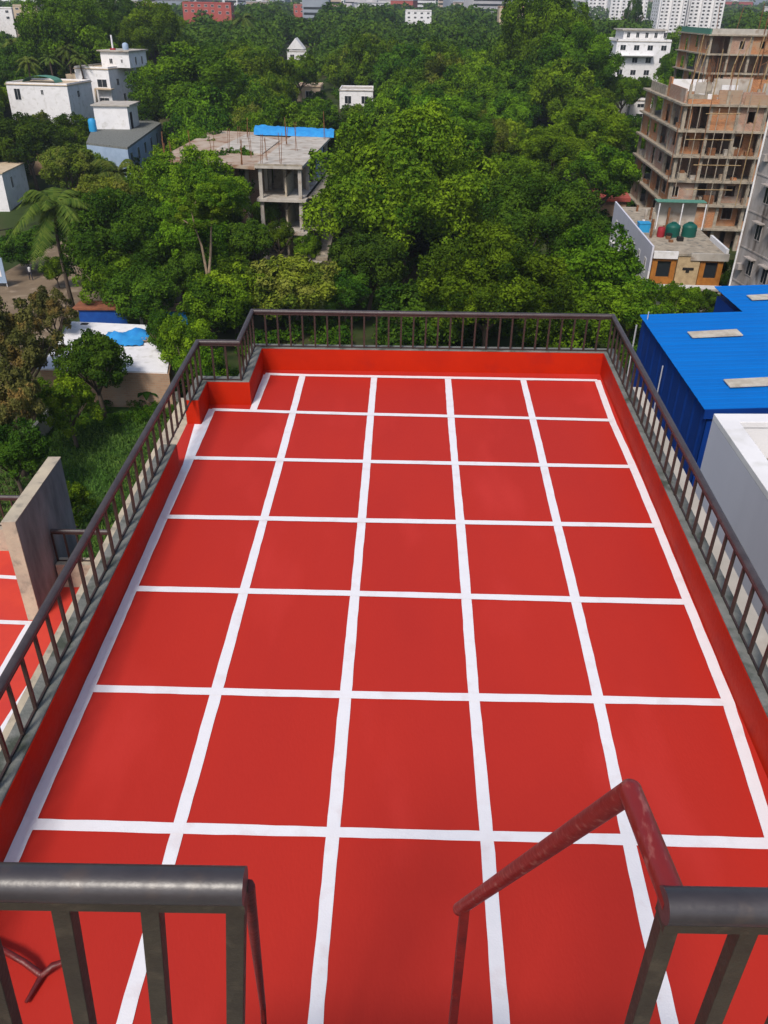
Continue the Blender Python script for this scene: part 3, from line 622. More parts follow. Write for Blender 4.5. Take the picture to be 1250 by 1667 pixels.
# ================================================================ LEFT MIDDLE: unfinished frame building
fb = thing('frame_building', 'unfinished open concrete frame building with a blue sheet along its far roof edge', 'building')
fz = -11.0
c0, c1_, c2, c3 = P(420,268,fz), P(490,270,fz), P(537,213,fz), P(405,208,fz); wl = P(250,258,fz); wl2 = P(310,217,fz)
ang = math.atan2(c2.x-c1_.x, c2.y-c1_.y)
fb.location = (c0.x, c0.y, 0); fb.rotation_euler = (0,0,-R(4)); FW = (c1_-c0).length; FD = 27.0
for i, z in enumerate((fz, fz-3.6, fz-7.3, G0+.35)):
    obj('floor_slab', MB().box(-.3,-.6,z-.3,FW+(.5 if i else .2),FD,z), M['concw'], fb)
    if i in (0,1): obj('curved_balcony', MB().box(FW+(.5 if i else .2)+.001,1.0,z-3.9+.2,FW+1.6,FD-2,z-3.6-.0), M['conc'], fb)
lv = [(fz-3.6,fz-.3),(fz-7.3,fz-3.9),(G0,fz-7.6)]
for (a_, b_) in lv:
    for x in (.2,FW-.2):
        for y in (.0,5.4,10.8,16,21.5,26.5): obj('column', MB().box(x-.2,y-.2,a_+.001,x+.2,y+.2,b_-.001), M['concw'], fb)
    obj('infill_wall', MB().box(.4,6.2,a_+.001,FW-.4,6.4,b_-.001), M['conc'], fb)
    obj('infill_wall', MB().box(FW-.35,11.1,a_+.001,FW-.2,15.7,b_-.001).box(FW-.35,16.3,a_+.001,FW-.2,19,b_-.001), M['blueg'], fb)
    obj('infill_wall', MB().box(FW-2.2,1.0,a_+.001,FW-2.0,6.19,b_-1.2), M['plaster'], fb)
obj('wing_roof', MB().prism([(wl.x-c0.x, wl.y-c0.y),( -.32,-.4),(-.32,27),(wl2.x-c0.x, wl2.y-c0.y+4)], fz-.5, fz-.15), M['rustroof'], fb)
obj('wing_roof', MB().prism([(wl.x-c0.x+5, wl.y-c0.y+8),(-1.2,8),(-1.2,20),(wl2.x-c0.x+6, wl2.y-c0.y)], fz-.149, fz-.03), M['concw'], fb)
for k in range(7): obj('column', MB().box(wl.x-c0.x+1+k*2.3,wl.y-c0.y+.6,G0,wl.x-c0.x+1.4+k*2.3,wl.y-c0.y+1.0,fz-.501), M['concw'], fb)
obj('roof_curb', MB().box(-.3,-.6,fz+.001,FW+.2,-.35,fz+.18), M['conc'], fb)
obj('infill_wall', MB().box(wl.x-c0.x+1.5,5,G0,-.5,5.2,fz-.501), M['brickd'], fb)
rr = random.Random(9)
for i in range(19):
    x = rr.choice([.3,FW-.4,FW/2, -6, -11, -2]); y = rr.choice([.3,5.4,10.8,16,21.5,3]); h = rr.uniform(1.8,3.6)
    for k in range(2): obj('rebar', MB().tube([(x+.15*k+rr.uniform(-.1,.1),y,fz-.1),(x+.15*k+rr.uniform(-.25,.25),y,fz+h)], .032, 5), M['rust'], fb)
tr_ = thing('tarpaulin_sheet', 'long bright blue sheet along the far edge of the frame building roof', 'tarpaulin', (0,0,0))
ta, tb = P(408,224,fz), P(541,229,fz)
m_ = MB(); vs = []; fs = []
for i in range(25):
    t_ = i/24; x = ta.x+(tb.x-ta.x)*t_; y = ta.y+(tb.y-ta.y)*t_+4; vs += [(x,y-1.2+rr.uniform(-.1,.1),fz+.02),(x,y-.4,fz+.7+rr.uniform(-.1,.1)),(x,y+.9,fz+1.05-.2*t_+rr.uniform(-.12,.12)),(x,y+1.0,fz+.05)]
for i in range(24):
    for j in range(3): fs.append((4*i+j,4*i+4+j,4*i+5+j,4*i+1+j))
m_.add(vs, fs); obj('sheet', m_, M['tarp'], tr_, smooth=True)
yard = [P(x,y,G0) for x,y in ((430,470),(430,425),(540,365),(545,405),(500,450))]
sheet('concrete_yard', yard, G0+.02, M['concw'])
obj_s = thing('stair_flight', 'sloping concrete stair flight beside the open frame building', 'stair', (c1_.x+1.2, c1_.y+2, 0), -R(4))
obj('flight', MB().prism([(0,0),(1.4,0),(1.4,14),(0,14)], [G0+.05,G0+.05,fz-7.9,fz-7.9], [G0+.4,G0+.4,fz-7.5,fz-7.5]), M['conc'], obj_s)
obj('prop', MB().tube([(1.2,6,G0),(1.2,6,fz-8.0)], .12, 6), M['bamboo'], obj_s)

# ---------------------------------------------------------------- box houses with windows
def house(name, label, loc, rz, w, d, z0, z1, m, roofm='concw', win=(), sidewin=(), left=True, cat='house', parapet=.5, group=None):
    t = thing(name, label, cat, (loc[0],loc[1],0), rz, group)
    obj('wall', MB().box(0,0,z0,w,d,z1), M[m], t)
    obj('roof', MB().box(-.15,-.15,z1+.001,w+.15,d+.15,z1+.15), M[roofm], t)
    if parapet: obj('roof_parapet', band([(.0,0),(w,0),(w,d),(0,d),(0,.0)], .0, .2, z1+.151, z1+.15+parapet), M[m], t)
    for x, z, ww, hh in win: window(t, x, -.003, z, ww, hh, 0)
    for y, z, ww, hh in sidewin: window(t, w+.003, y, z, ww, hh, R(90))
    for y, z, ww, hh in (sidewin if left else ()): window(t, -.003, y, z, ww, hh, R(-90))
    return t
def at_y(px, py, Y): v = PY(px, py, Y); return v
# white house with stair tower (Y ~ 185)
v = at_y(122,120,185); u1 = at_y(183,120,185); h0 = gz(185)-1
top = at_y(150,112,185).z
t = house('white_house', 'white two-storey house with a cube stair tower on its roof', (v.x,v.y), R(-14), (u1-v).length, 11, h0, top, 'wht', 'cream', [(2.0,top-3.2,1.2,1.6),(5.8,top-3.2,2.2,1.5),(5.8,top-6.5,2.2,1.5)], [(3,top-3,1.0,1.3),(7,top-3,.9,1.8),(5,top-6,1,1.5)], parapet=.3)
z1 = at_y(170,83,188).z
obj('stair_tower', MB().box(4.2,3.5,top+.16,10.5,10.5,z1), M['wht'], t); obj('tower_roof', MB().box(3.7,3.0,z1+.001,10.9,10.9,z1+.2), M['concw'], t)
window(t, 6.4, 3.497, z1-2.2, .8, 1.0); window(t, 8.8, 3.497, z1-2.0, .5, .7); window(t, 10.503, 6, z1-2.4, .7, 1.5, R(90)); window(t, 10.503, 8.5, z1-2.4, .7, 1.5, R(90))
obj('balcony', MB().box(4.5,-1.2,top-3.5,8.3,-.001,top-3.3), M['cream'], t); obj('post', MB().box(4.5,-1.2,h0,4.8,-.9,top-3.501), M['cream'], t); obj('side_wing', MB().box(-3.5,2,h0,-.001,9,top-1.2), M['cream'], t)
q = local(t, 8, 7, z1+.2); k = thing('water_tank', 'pale blue round tank on the white stair tower', 'water tank', q); b_=MB(); b_.lathe([(.6,0),(.62,.8),(.5,1.1),(.2,1.25)], 14); obj('tank_body', b_, M['blueg'], k, smooth=True); obj('tank_stand', MB().box(-.5,-.5,0,-.3,-.3,.01), M['conc'], k)
q = local(t, 6.3, 5, z1+.2); k = thing('roof_mast', 'white mast on the stair tower of the white house', 'mast', q); obj('mast_pole', MB().tube([(0,0,0),(0,0,2.6)], .18, 6), M['wht'], k); obj('mast_foot', MB().box(-.5,-.3,0,.5,.3,.3), M['redt'], k)
# long low white house left of it
v = at_y(12,150,172); u1 = at_y(116,147,172); top = v.z+1.3
t = house('long_white_house', 'long low white house with an arched green awning on its roof', (v.x,v.y), R(-8), (u1-v).length, 10, gz(172)-2, top, 'wht', 'cream', [(2,top-2.6,1.3,2.0),(-.0+7,top-1.6,.6,.9)], [(4,top-2.2,1,1.2)], parapet=.25)
m_ = MB(); vs=[]; fs=[]
for i in range(9):
    a_ = math.pi*i/8; vs += [(3.0-2.4*math.cos(a_)*1.4+2,3,top+.2+1.1*math.sin(a_)),(3.0-2.4*math.cos(a_)*1.4+2,6,top+.2+1.1*math.sin(a_))]
for i in range(8): fs.append((2*i,2*i+2,2*i+3,2*i+1))
m_.add(vs, fs); obj('awning', m_, M['greenn'], t)
obj('lower_wall', MB().box(-6,-5,gz(172)-3,9,-4.7,gz(172)+1.6), M['wht'], t)
# blue-grey flat-roof building
zt = -13.2
v = P(140,232,zt); e1 = P(207,240,zt); e2 = P(262,200,zt); e3 = P(215,186,zt)
t = thing('flat_roof_building', 'pale blue flat-roofed building with a white stair room on top', 'building', (0,0,0))
pp = [(v.x,v.y),(e1.x,e1.y),(e2.x,e2.y),(e3.x,e3.y),(P(158,190,zt).x,P(158,190,zt).y)]
obj('wall', MB().prism(pp, -21, zt-.3), M['blueg'], t); obj('roof', MB().prism(pp, zt-.299, zt), M['cement'], t)
dr = Vector((e2.x-e1.x, e2.y-e1.y)); L = dr.length; dr.normalize(); an = math.atan2(dr.y, dr.x)
for k in range(5):
    for z in (zt-2.6,zt-5.4): window(t, e1.x+dr.x*(2+k*L/5.4)+.01*dr.y, e1.y+dr.y*(2+k*L/5.4)-.01*dr.x, z, 1.5, 1.7, an, False, 'blueg')
s0 = P(157,210,zt); s1 = P(208,212,zt); sh_ = (Vector((s1.x,s1.y))-Vector((s0.x,s0.y))).length
obj('stair_room', MB().box(s0.x,s0.y,zt+.001,s0.x+sh_,s0.y+6,zt+3.4), M['wht'], t); obj('stair_room_roof', MB().box(s0.x-.3,s0.y-.3,zt+3.401,s0.x+sh_+.5,s0.y+6.3,zt+3.6), M['concw'], t)
obj('door', MB().box(s0.x+sh_+.001,s0.y+1,zt+.01,s0.x+sh_+.05,s0.y+2.2,zt+2.4), M['dark'], t)
q = P(157,214,zt); k = thing('water_drum', 'sky-blue drum beside the white stair room', 'drum', (q.x-.5,q.y,zt)); b_=MB(); b_.lathe([(.6,0),(.64,.5),(.6,1.0),(.62,1.6),(.5,1.8)], 12); obj('drum_body', b_, M['bluet'], k, smooth=True); b_=MB(); b_.lathe([(.4,1.801),(.4,1.9),(.1,1.92)],12); obj('lid', b_, M['bluet'], k)
# white house at far left edge
v = P(-60,312,-18.6); e1 = P(10,312,-18.6)
t = house('sheet_roof_house', 'white-walled low house beside the concrete yard at the picture edge', (v.x,v.y), R(2), e1.x-v.x, 9, G0, -16.2, 'wht', 'cream', [], [(3,-18.6,.8,1.6)], parapet=0)
sheet('concrete_forecourt', [P(x,y,G0) for x,y in ((-60,385),(-60,335),(60,325),(85,335),(30,375))], G0+.02, M['concw'])
t = house('brown_roof_hut', 'small hut with a long reddish-brown tiled roof among trees', (P(14,255,-17).x,P(14,255,-17).y), R(0), 6, 4, gz(120), -17.2, 'brickt', 'tile', [(2,-19.5,1,1)], [], parapet=0)
for (px_, py_, w_, lab) in ((150,262,7,'white shed roof peeking out by the palm crown'),(190,258,6,'domed pale roof among the palm fronds')):
    q = P(px_, py_, -17.5); t = thing('white_shed', lab, 'shed', (q.x,q.y,0)); obj('wall', MB().box(-w_/2,0,G0,w_/2,5,-18), M['wht'], t)
    b_ = MB(); vs=[]; fs=[]
    for i in range(9):
        a_ = math.pi*i/8; vs += [(-w_/2*math.cos(a_),0,-17.99+1.2*math.sin(a_)),(-w_/2*math.cos(a_),5,-17.99+1.2*math.sin(a_))]
    for i in range(8): fs.append((2*i,2*i+2,2*i+3,2*i+1))
    b_.add(vs, fs+[tuple(range(0,18,2)), tuple(range(1,18,2))]); obj('roof', b_, M['concw'], t)
# mid distance small ones
AUTO = []
def small(px0, px1, py_top, py_base, m, label, name='far_house', roofm='concw', Y=None, win=True, rz=0, depth=9, storeys=2):
    q = PG((px0+px1)/2, py_base) if Y is None else at_y((px0+px1)/2, py_base, Y)
    Y = q.y; AUTO.append((px0+2, py_top-2, px1-2, py_top+(py_base-py_top)*(.35 if storeys < 3 else .75), Y)); a_ = at_y(px0, py_base, Y); b_ = at_y(px1, py_base, Y); top = at_y((px0+px1)/2, py_top, Y).z; base = min(a_.z, gz(Y))-1; w = b_.x-a_.x
    H = top-a_.z; ws = []; sw = []
    if win:
        nx_ = max(1, int(w/3.2))
        for i in range(nx_):
            for j in range(storeys): ws.append(((i+.5)*w/nx_, a_.z+H*(j+.3)/storeys, round(min(1.5, w/nx_*.5),1), round(H/storeys*.45,1)))
        sw = [(depth*.3, z, ww, hh) for x, z, ww, hh in ws[:storeys]]
    return house(name, label, (a_.x, Y), rz, w, depth, base, top, m, roofm, ws, sw, parapet=.4 if storeys > 1 else .2)
small(553,607,148,178,'wht','low white pavilion in a clearing of the wood', storeys=1)
small(484,522,142,166,'cream','small house with a brown flat roof between tree crowns', roofm='rustroof', storeys=1)
small(468,500,84,102,'wht','white steep-gabled building standing in the trees', storeys=1)
ch_ = AUTO[-1]; cq = at_y(470, 84, ch_[4]); cw = at_y(498, 84, ch_[4]).x-cq.x; gt = [o for o in bpy.data.objects if o.get('label','').startswith('white steep-gabled')][0]
obj('gable', MB().add([(0,0,cq.z+.7),(cw,0,cq.z+.7),(cw/2,0,cq.z+4),(0,8,cq.z+.7),(cw,8,cq.z+.7),(cw/2,8,cq.z+4)], [(0,1,2),(3,5,4),(0,2,5,3),(1,4,5,2),(0,3,4,1)]), M['wht'], gt)
t = small(1022,1056,164,196,'wht','white house showing beside the brick tower')
v3 = small(996,1083,68,128,'wht','white three-storey villa with a set-back top floor', storeys=3, Y=246, depth=14)
q = at_y(1015,68,248); q2 = at_y(1082,68,248); zt3 = q.z+.5; zt4 = at_y(1050,50,248).z
obj('top_floor', MB().box(q.x-v3.location.x,3,zt3-.4,q2.x-v3.location.x,12,zt4), M['wht'], v3); obj('top_roof', MB().box(q.x-v3.location.x-.6,2.4,zt4+.001,q2.x-v3.location.x+.6,12.6,zt4+.3), M['concw'], v3)
for k in range(5): window(v3, q.x-v3.location.x+1.3+k*2.4, 2.997, zt3+.4, .9, 1.3)
obj('balcony', MB().box(0,-1.6,zt3-3.6,10,-.001,zt3-3.4), M['wht'], v3)
small(27,66,10,46,'cream','tan four-storey block at the wood edge', storeys=4, Y=420, depth=14)
small(66,80,14,30,'cream','narrow tan annex beside the four-storey block', Y=440)
small(-10,22,14,34,'wht','white block beside the tan four-storey one', Y=430)
small(235,262,8,24,'pink','small red-walled house above the dark trees', Y=520)
small(298,352,5,22,'pink','long red-roofed building far beyond the trees', roofm='pink', Y=500); small(352,377,6,26,'pink','dull red house at the end of the long red-roofed building', roofm='pink', Y=490)
small(660,702,18,32,'wht','white flat building above the wood canopy', Y=560, depth=20)
small(812,856,12,32,'cream','pale low building beside the tall tree crown', Y=480, roofm='pink')
small(478,505,8,22,'pink','small house with a red top above the wood', Y=650)
small(40,58,50,60,'cream','small ochre house among the palms', Y=300, storeys=1)
# white car-like bits of light roofs in the wood
for px_, py_, w_, lab in ((598,222,26,'grey corrugated shed roof half hidden under trees'),(918,222,22,'white shed roof between crowns beside the bright green tree'),(535,240,16,'pale sheet roof behind the frame building')):
    small(px_-w_/2, px_+w_/2, py_-4, py_+8, 'wht', lab, 'small_shed', storeys=1, win=False)

# tall apartment towers on the horizon
def apartment(px0, px1, pt, pb, Y, label, cols, floors):
    a_ = at_y(px0, pb, Y); b_ = at_y(px1, pb, Y); top = at_y((px0+px1)/2, pt, Y).z; w = b_.x-a_.x; base = gz(Y)-1
    t = thing('apartment_tower', label, 'apartment tower', (a_.x, Y, 0))
    obj('wall', MB().box(0,0,base,w,18,top), M['wht'], t)
    fh = (top-base)/floors
    for c in range(cols):
        x = (c+.5)*w/cols
        if c % 2 == 0:
            obj('bay', MB().box(x-w/cols*.32,-2.4,base,x+w/cols*.32,-.001,top+(1.5 if c%4 else 3)), M['wht'], t)
        for f_ in range(floors): window(t, x, -2.403 if c%2 == 0 else -.003, base+fh*(f_+.3), round(w/cols*.42,1), round(fh*.5,1), 0, False, 'fab', 'glass', 1)
    for f_ in range(floors):
        for y in (4,9,14): window(t, -.003, y, base+fh*(f_+.3), 1.6, round(fh*.5,1), R(-90), False, 'fab')
    return t
apartment(1068,1112,-30,44,640,'broad white apartment tower standing against the hill', 5, 16)
apartment(1114,1172,-34,47,650,'tall white apartment tower nearest the dark green hill', 6, 16)
apartment(955,990,-8,26,1000,'pale apartment block far behind the tall tree', 5, 9)
apartment(992,1032,-6,24,980,'second pale apartment block beside the dark tree', 5, 9)
apartment(1034,1052,-4,22,960,'slim pale block between the dark tree and the white towers', 3, 8)
# horizon town
cit = random.Random(4); names = ['fab','fab2','fab3','wht','pink']
for i in range(250):
    px_ = cit.uniform(-60,1310); Y = cit.uniform(640,1900); w = cit.uniform(9,38); x = (px_-625)/FPX*Y*1.0/.849*.72; z = gz(Y); h = cit.uniform(13,23)*(1+max(0,Y-600)/2600)
    if px_ > 1170: h *= .7
    if 905 < px_ < 1190 and Y < 1250: px_ = cit.uniform(120,860); x = (px_-625)/FPX*Y/.849*.72
    mm = M[cit.choices(names, [5,3,3,3,1])[0]]
    pr_ = proj(Vector((x,Y,z+h))); q_ = min(((330,'the long red-roofed building'),(45,'the tan four-storey block'),(500,'the small house with a red top'),(680,'the white flat building above the wood'),(880,'the tallest tree'),(1120,'the white apartment towers'),(985,'the pale apartment blocks'),(1230,'the hoist frame'),(170,'the white house'),(600,'the middle of the wood'),(770,'the pale low building')), key=lambda q: abs(q[0]-pr_[0]))
    lb_ = {'fab':'pale','fab2':'tan','fab3':'grey','wht':'white','pink':'red'}[mm.name and [k for k in names if M[k] is mm][0]]+(' wide' if w > 24 else ' narrow')+' building in the hazy town, beyond '+q_[1]
    t = thing('distant_building', lb_, 'building', (x,Y,0), cit.uniform(-.4,.4), group='town: '+lb_)
    obj('wall', MB().box(0,0,z,w,16,z+h), mm, t); obj('roof', MB().box(-.4,-.4,z+h+.001,w+.4,16.4,z+h+.6).box(w*.3,4,z+h+.601,w*.5,10,z+h+3), M['fab'], t)
    b_ = MB()
    for k in range(1, int(h/3.2)): b_.box(.8,-.15,z+k*3.2,w-.8,-.003,z+k*3.2+1.3)
    if b_.v: obj('window_band', b_, M['glass'], t)

# ================================================================ NEAR-LEFT GARDEN BUILDINGS
rz_ = -19.2
wr = [P(92,562,rz_),P(112,523,rz_),P(285,531,rz_),P(272,606,rz_),P(60,600,rz_)]
t = thing('white_roof_shed', 'long shed with white sheet roof and bare brick wall', 'shed')
obj('roof', MB().prism([(q.x,q.y) for q in wr], rz_-.12, rz_), M['wht'], t)
obj('wall', MB().prism([(q.x*.992,q.y*.999) for q in wr], G0, rz_-.121), M['brickt'], t)
obj('roof_vent', MB().box(wr[1].x+1.3,wr[1].y-.9,rz_+.001,wr[1].x+1.9,wr[1].y-.5,rz_+.05), M['dark'], t)
def blanket(label, px, py, sx, sy, h, m, z):
    q = P(px, py, z); t = thing('tarpaulin', label, 'tarpaulin', (q.x,q.y,z)); m_ = MB(); n_ = 12; vs = []; fs = []
    r1 = random.Random(int(px))
    pk = [(r1.uniform(-.5,.5), r1.uniform(-.4,.5), r1.uniform(.6,1)) for _ in range(3)]
    for i in range(n_+1):
        for j in range(n_+1):
            u, v_ = i/n_*2-1, j/n_*2-1; hh = max(k_*max(0,1-1.5*math.hypot(u-a_, v_-b_)) for a_, b_, k_ in pk); e_ = min(1, 4*(1-max(abs(u),abs(v_))))
            vs.append((u*sx*(1+.1*math.sin(3*v_)), v_*sy*(1+.1*math.sin(4*u)), .03+h*(hh*.8+.2)*e_+r1.uniform(0,.16)))
    for i in range(n_):
        for j in range(n_): k_ = i*(n_+1)+j; fs.append((k_,k_+n_+1,k_+n_+2,k_+1))
    m_.add(vs, fs); obj('sheet', m_, M[m], t, smooth=True)
blanket('crumpled sky-blue tarpaulin heaped on the white shed roof', 206, 553, 1.8, 1.5, .75, 'tarp', rz_+.01)
blanket('brown dusty sack cloth lying beside the blue heap', 236, 548, .7, 1.4, .15, 'brickt', rz_+.01)
q0 = P(122,523,-20.2); q1 = P(200,523,-20.2)
t = thing('tarpaulin_stall', 'stall with a deep blue tarpaulin side under a rusty roof edge', 'stall'); 
obj('side_sheet', MB().prism([(q0.x,q0.y+1.2),(q1.x,q1.y+1.2),(q1.x,q1.y+1.25),(q0.x,q0.y+1.25)], G0, -19.5), M['tarpd'], t); obj('roof', MB().prism([(q0.x-.5,q0.y+1.0),(q1.x+.3,q1.y+1.0),(q1.x+.3,q1.y+3.4),(q0.x-.5,q0.y+3.4)], -19.499, -19.35), M['tile'], t)
q0 = P(222,527,-20.2); q1 = P(300,524,-20.2)
t = thing('tarpaulin_stall', 'stall with a light blue tarpaulin side and pale posts', 'stall')
obj('side_sheet', MB().prism([(q0.x+1.4,q0.y+1.2),(q1.x,q1.y+1.2),(q1.x,q1.y+1.25),(q0.x+1.4,q0.y+1.25)], G0, -19.5), M['tarp'], t); obj('roof', MB().prism([(q0.x-.2,q0.y+1.0),(q1.x+.3,q1.y+1.0),(q1.x+.3,q1.y+3.0),(q0.x-.2,q0.y+3.0)], -19.499, -19.35), M['brickt'], t)
for x in (q0.x,q0.x+.7,q0.x+1.3): obj('post', MB().box(x,q0.y+1.1,G0,x+.3,q0.y+1.19,-19.5), M['concw'], t)
# garden wall
g0, g1 = P(150,660,G0), P(290,662,G0)
t = thing('garden_wall', 'low mossy cement wall between the brick shed and the lawn', 'wall'); obj('wall_core', MB().prism([(g0.x,g0.y),(g1.x,g1.y),(g1.x,g1.y+.2),(g0.x,g0.y+.2)], G0, G0+1.0), M['cement'], t)
for k in range(4):
    x = g0.x+(g1.x-g0.x)*k/3; obj('pillar', MB().box(x-.14,g0.y-.06,G0,x+.14,g0.y+.26,G0+1.2), M['cement'], t)
g0, g1 = P(45,745,G0), P(110,668,G0)
t = thing('garden_wall', 'leaning pale cement wall under the yellow-green shrub', 'wall'); d_ = (g1-g0).normalized(); nn = Vector((-d_.y,d_.x,0))*.2
obj('wall_core', MB().prism([(g0.x,g0.y),(g1.x,g1.y),(g1.x+nn.x,g1.y+nn.y),(g0.x+nn.x,g0.y+nn.y)], G0, G0+1.3), M['concw'], t)
obj('coping', MB().prism([(g0.x,g0.y),(g1.x,g1.y),(g1.x+nn.x*1.3,g1.y+nn.y*1.3),(g0.x+nn.x*1.3,g0.y+nn.y*1.3)], G0+1.301, G0+1.38), M['cement'], t)
# sign board, pole, person
q = PG(0,468); t = thing('sign_board', 'pale blue-white board standing by the dirt road', 'sign', q); obj('board', MB().box(-1.6,-.05,.5,.9,.05,3.2), M['blueg'], t); obj('board_panel', MB().box(-1.5,-.07,1.2,.5,-.051,2.9), M['wht'], t)
for x in (-1.5,.8): obj('post', MB().box(x-.05,.055,0,x+.05,.15,3.2), M['steel'], t)
q = PG(144,382+22); pole = thing('utility_pole', 'pale concrete utility pole beside the coconut palm', 'pole', q)
qt = PY(133,331,q.y); obj('shaft', MB().tube([(0,0,0),(qt.x-q.x,0,qt.z-q.z)], [.2,.12], 8), M['concw'], pole, smooth=True)
obj('cross_arm', MB().box(-.8,-.05,qt.z-q.z-1.2,.8,.05,qt.z-q.z-1.05), M['concw'], pole)
wires = thing('overhead_cable', 'thin dark cables strung from the utility pole over the dirt road', 'cable')
for k in range(3):
    a_ = Vector((q.x-.7+.7*k, q.y, qt.z-1.0)); b_ = Vector((q.x-30, q.y-12+k*.6, qt.z-1.8)); pts = [a_.lerp(b_, i/12)+Vector((0,0,-1.6*4*(i/12)*(1-i/12))) for i in range(13)]
    obj('wire', MB().tube(pts, .022, 4), M['dark'], wires)
# a person walking a track
def person(px, py):
    q = PG(px, py); t = thing('person', 'person in dark trousers and pale shirt walking on the dirt road', 'person', q, .6)
    me = bpy.data.meshes.new('body')
    J = [(0,0,.93),(0,0,1.2),(0,0,1.42),(0,-.01,1.52),(0,-.02,1.66),(.1,0,.9),(.11,-.14,.5),(.11,-.16,.08),(.11,-.28,.04),(-.1,0,.9),(-.11,.1,.5),(-.11,.26,.1),(-.11,.16,.04),(.2,0,1.4),(.26,.06,1.12),(.26,-.06,.88),(-.2,0,1.4),(-.26,-.06,1.12),(-.26,-.2,.92)]
    E_ = [(0,1),(1,2),(2,3),(3,4),(0,5),(5,6),(6,7),(7,8),(0,9),(9,10),(10,11),(11,12),(2,13),(13,14),(14,15),(2,16),(16,17),(17,18)]
    rad = [.14,.14,.15,.06,.1,.1,.065,.045,.04,.1,.065,.045,.04,.07,.045,.035,.07,.045,.035]
    me.from_pydata(J, E_, []); me.materials.append(M['cloth']); o = link('body', me, t); sk = o.modifiers.new('skin','SKIN'); o.data.skin_vertices
    for i, rr_ in enumerate(rad): o.data.skin_vertices[0].data[i].radius = (rr_, rr_)
    o.data.skin_vertices[0].data[0].use_root = True
    o.modifiers.new('s','SUBSURF').levels = 1
    b_ = MB(); b_.lathe([(.15,.95),(.17,1.1),(.19,1.35),(.16,1.45),(.07,1.5)], 10); obj('shirt', b_, M['shirt'], t, smooth=True)
    b_ = MB(); b_.lathe([(.03,1.56),(.09,1.62),(.115,1.7),(.09,1.78),(.02,1.81)], 10, (0,-.02,0)); obj('hair', b_, M['dark'], t, smooth=True)
person(51, 456)

# ================================================================ TREES
def crown_mesh(name, nl, leaves, size, seed, flat=.75, rl=(.26,.40), drop=.35, gap=0.0, spread=.72):
    g_ = np.random.default_rng(seed)
    # lobes
    d = g_.normal(size=(nl*3,3)); d /= np.linalg.norm(d,axis=1)[:,None]; d = d[d[:,2] > -drop][:nl]; nl = len(d)
    rad = g_.uniform(rl[0], rl[1], nl); cen = d*(spread*g_.uniform(.58,1.12,nl))[:,None]; cen[:,2] *= flat
    k = max(2, nl//6); cen[:k] *= .35; rad[:k] *= 1.25
    w = rad**2; w /= w.sum(); li = g_.choice(nl, leaves, p=w)
    dd = g_.normal(size=(leaves,3)); dd[:,2] += .35; dd += d[li]*.7; dd /= np.linalg.norm(dd,axis=1)[:,None]
    lump = 1+.16*np.sin(dd[:,0]*7+li)+.16*np.sin(dd[:,1]*8+2.1*li)+.1*np.sin(dd[:,2]*13+li*.7)
    rr_ = rad[li]*lump*(1-np.abs(g_.normal(0,.13,leaves)))
    pos = cen[li]+dd*rr_[:,None]
    pos *= 1/(spread+rl[1])
    nrm = dd*.9+g_.normal(size=(leaves,3))*.55; nrm /= np.linalg.norm(nrm,axis=1)[:,None]
    a_ = np.cross(nrm, g_.normal(size=(leaves,3))); a_ /= np.linalg.norm(a_,axis=1)[:,None]; b_ = np.cross(nrm,a_)
    s_ = size*g_.uniform(.55,1.25,leaves)[:,None]
    q = np.stack([pos-a_*s_, pos-b_*s_*.55+nrm*s_*.15, pos+a_*s_, pos+b_*s_*.55+nrm*s_*.15],1).reshape(-1,3)
    me = bpy.data.meshes.new(name); me.vertices.add(leaves*4); me.vertices.foreach_set('co', q.ravel().astype(np.float32))
    me.loops.add(leaves*4); me.loops.foreach_set('vertex_index', np.arange(leaves*4,dtype=np.int32)); me.polygons.add(leaves); me.polygons.foreach_set('loop_start', np.arange(0,leaves*4,4,dtype=np.int32)); me.polygons.foreach_set('loop_total', np.full(leaves,4,dtype=np.int32))
    lob = g_.uniform(0,1,nl)**1.4; ti = np.clip(lob[li]*.75+g_.uniform(-.05,.45,leaves),0,1)
    at_ = me.attributes.new('tint','FLOAT','FACE'); at_.data.foreach_set('value', ti.astype(np.float32)); me.update(); me.validate()
    me.materials.append(M['leaf_mid']); return me, q, ti
BIG = [crown_mesh('crown', 150, 72000, .021, 40+i, rl=(.09,.2), drop=.5, flat=.85, spread=.84)[0] for i in range(3)]
MID = [crown_mesh('crown', 80, 26000, .036, 60+i, rl=(.13,.25), drop=.6, flat=.9, spread=.8)[0] for i in range(5)]
LOOSE = [crown_mesh('crown', 60, 17000, .036, 80+i, rl=(.10,.2), spread=.82, flat=.95, drop=.75)[0] for i in range(3)]
def trunk_mesh(seed, h=1.0, spread=.55, pale=False, limbs=6):
    g_ = random.Random(seed); m_ = MB(); top = Vector((g_.uniform(-.06,.06), g_.uniform(-.06,.06), .55))
    m_.tube([(0,0,-.03),(.01,.01,.2),top*.8,top], [.055,.042,.036,.03], 8)
    for i in range(limbs):
        a_ = 6.28*i/limbs+g_.uniform(-.4,.4); e_ = Vector((math.cos(a_)*spread*g_.uniform(.6,1), math.sin(a_)*spread*g_.uniform(.6,1), g_.uniform(.8,1.15)))
        st = top*g_.uniform(.7,1); md = st.lerp(e_,.5)+Vector((0,0,-.04)); m_.tube([st,md,e_],[.024,.015,.006],6)
        for k in range(2): m_.tube([md, md.lerp(e_,.6)+Vector((g_.uniform(-.2,.2),g_.uniform(-.2,.2),.12))],[.011,.004],5)
    return m_.mesh('trunk', M['barkp' if pale else 'bark'], True)
TR = [trunk_mesh(i) for i in range(3)]+[trunk_mesh(9, pale=True, limbs=5)]
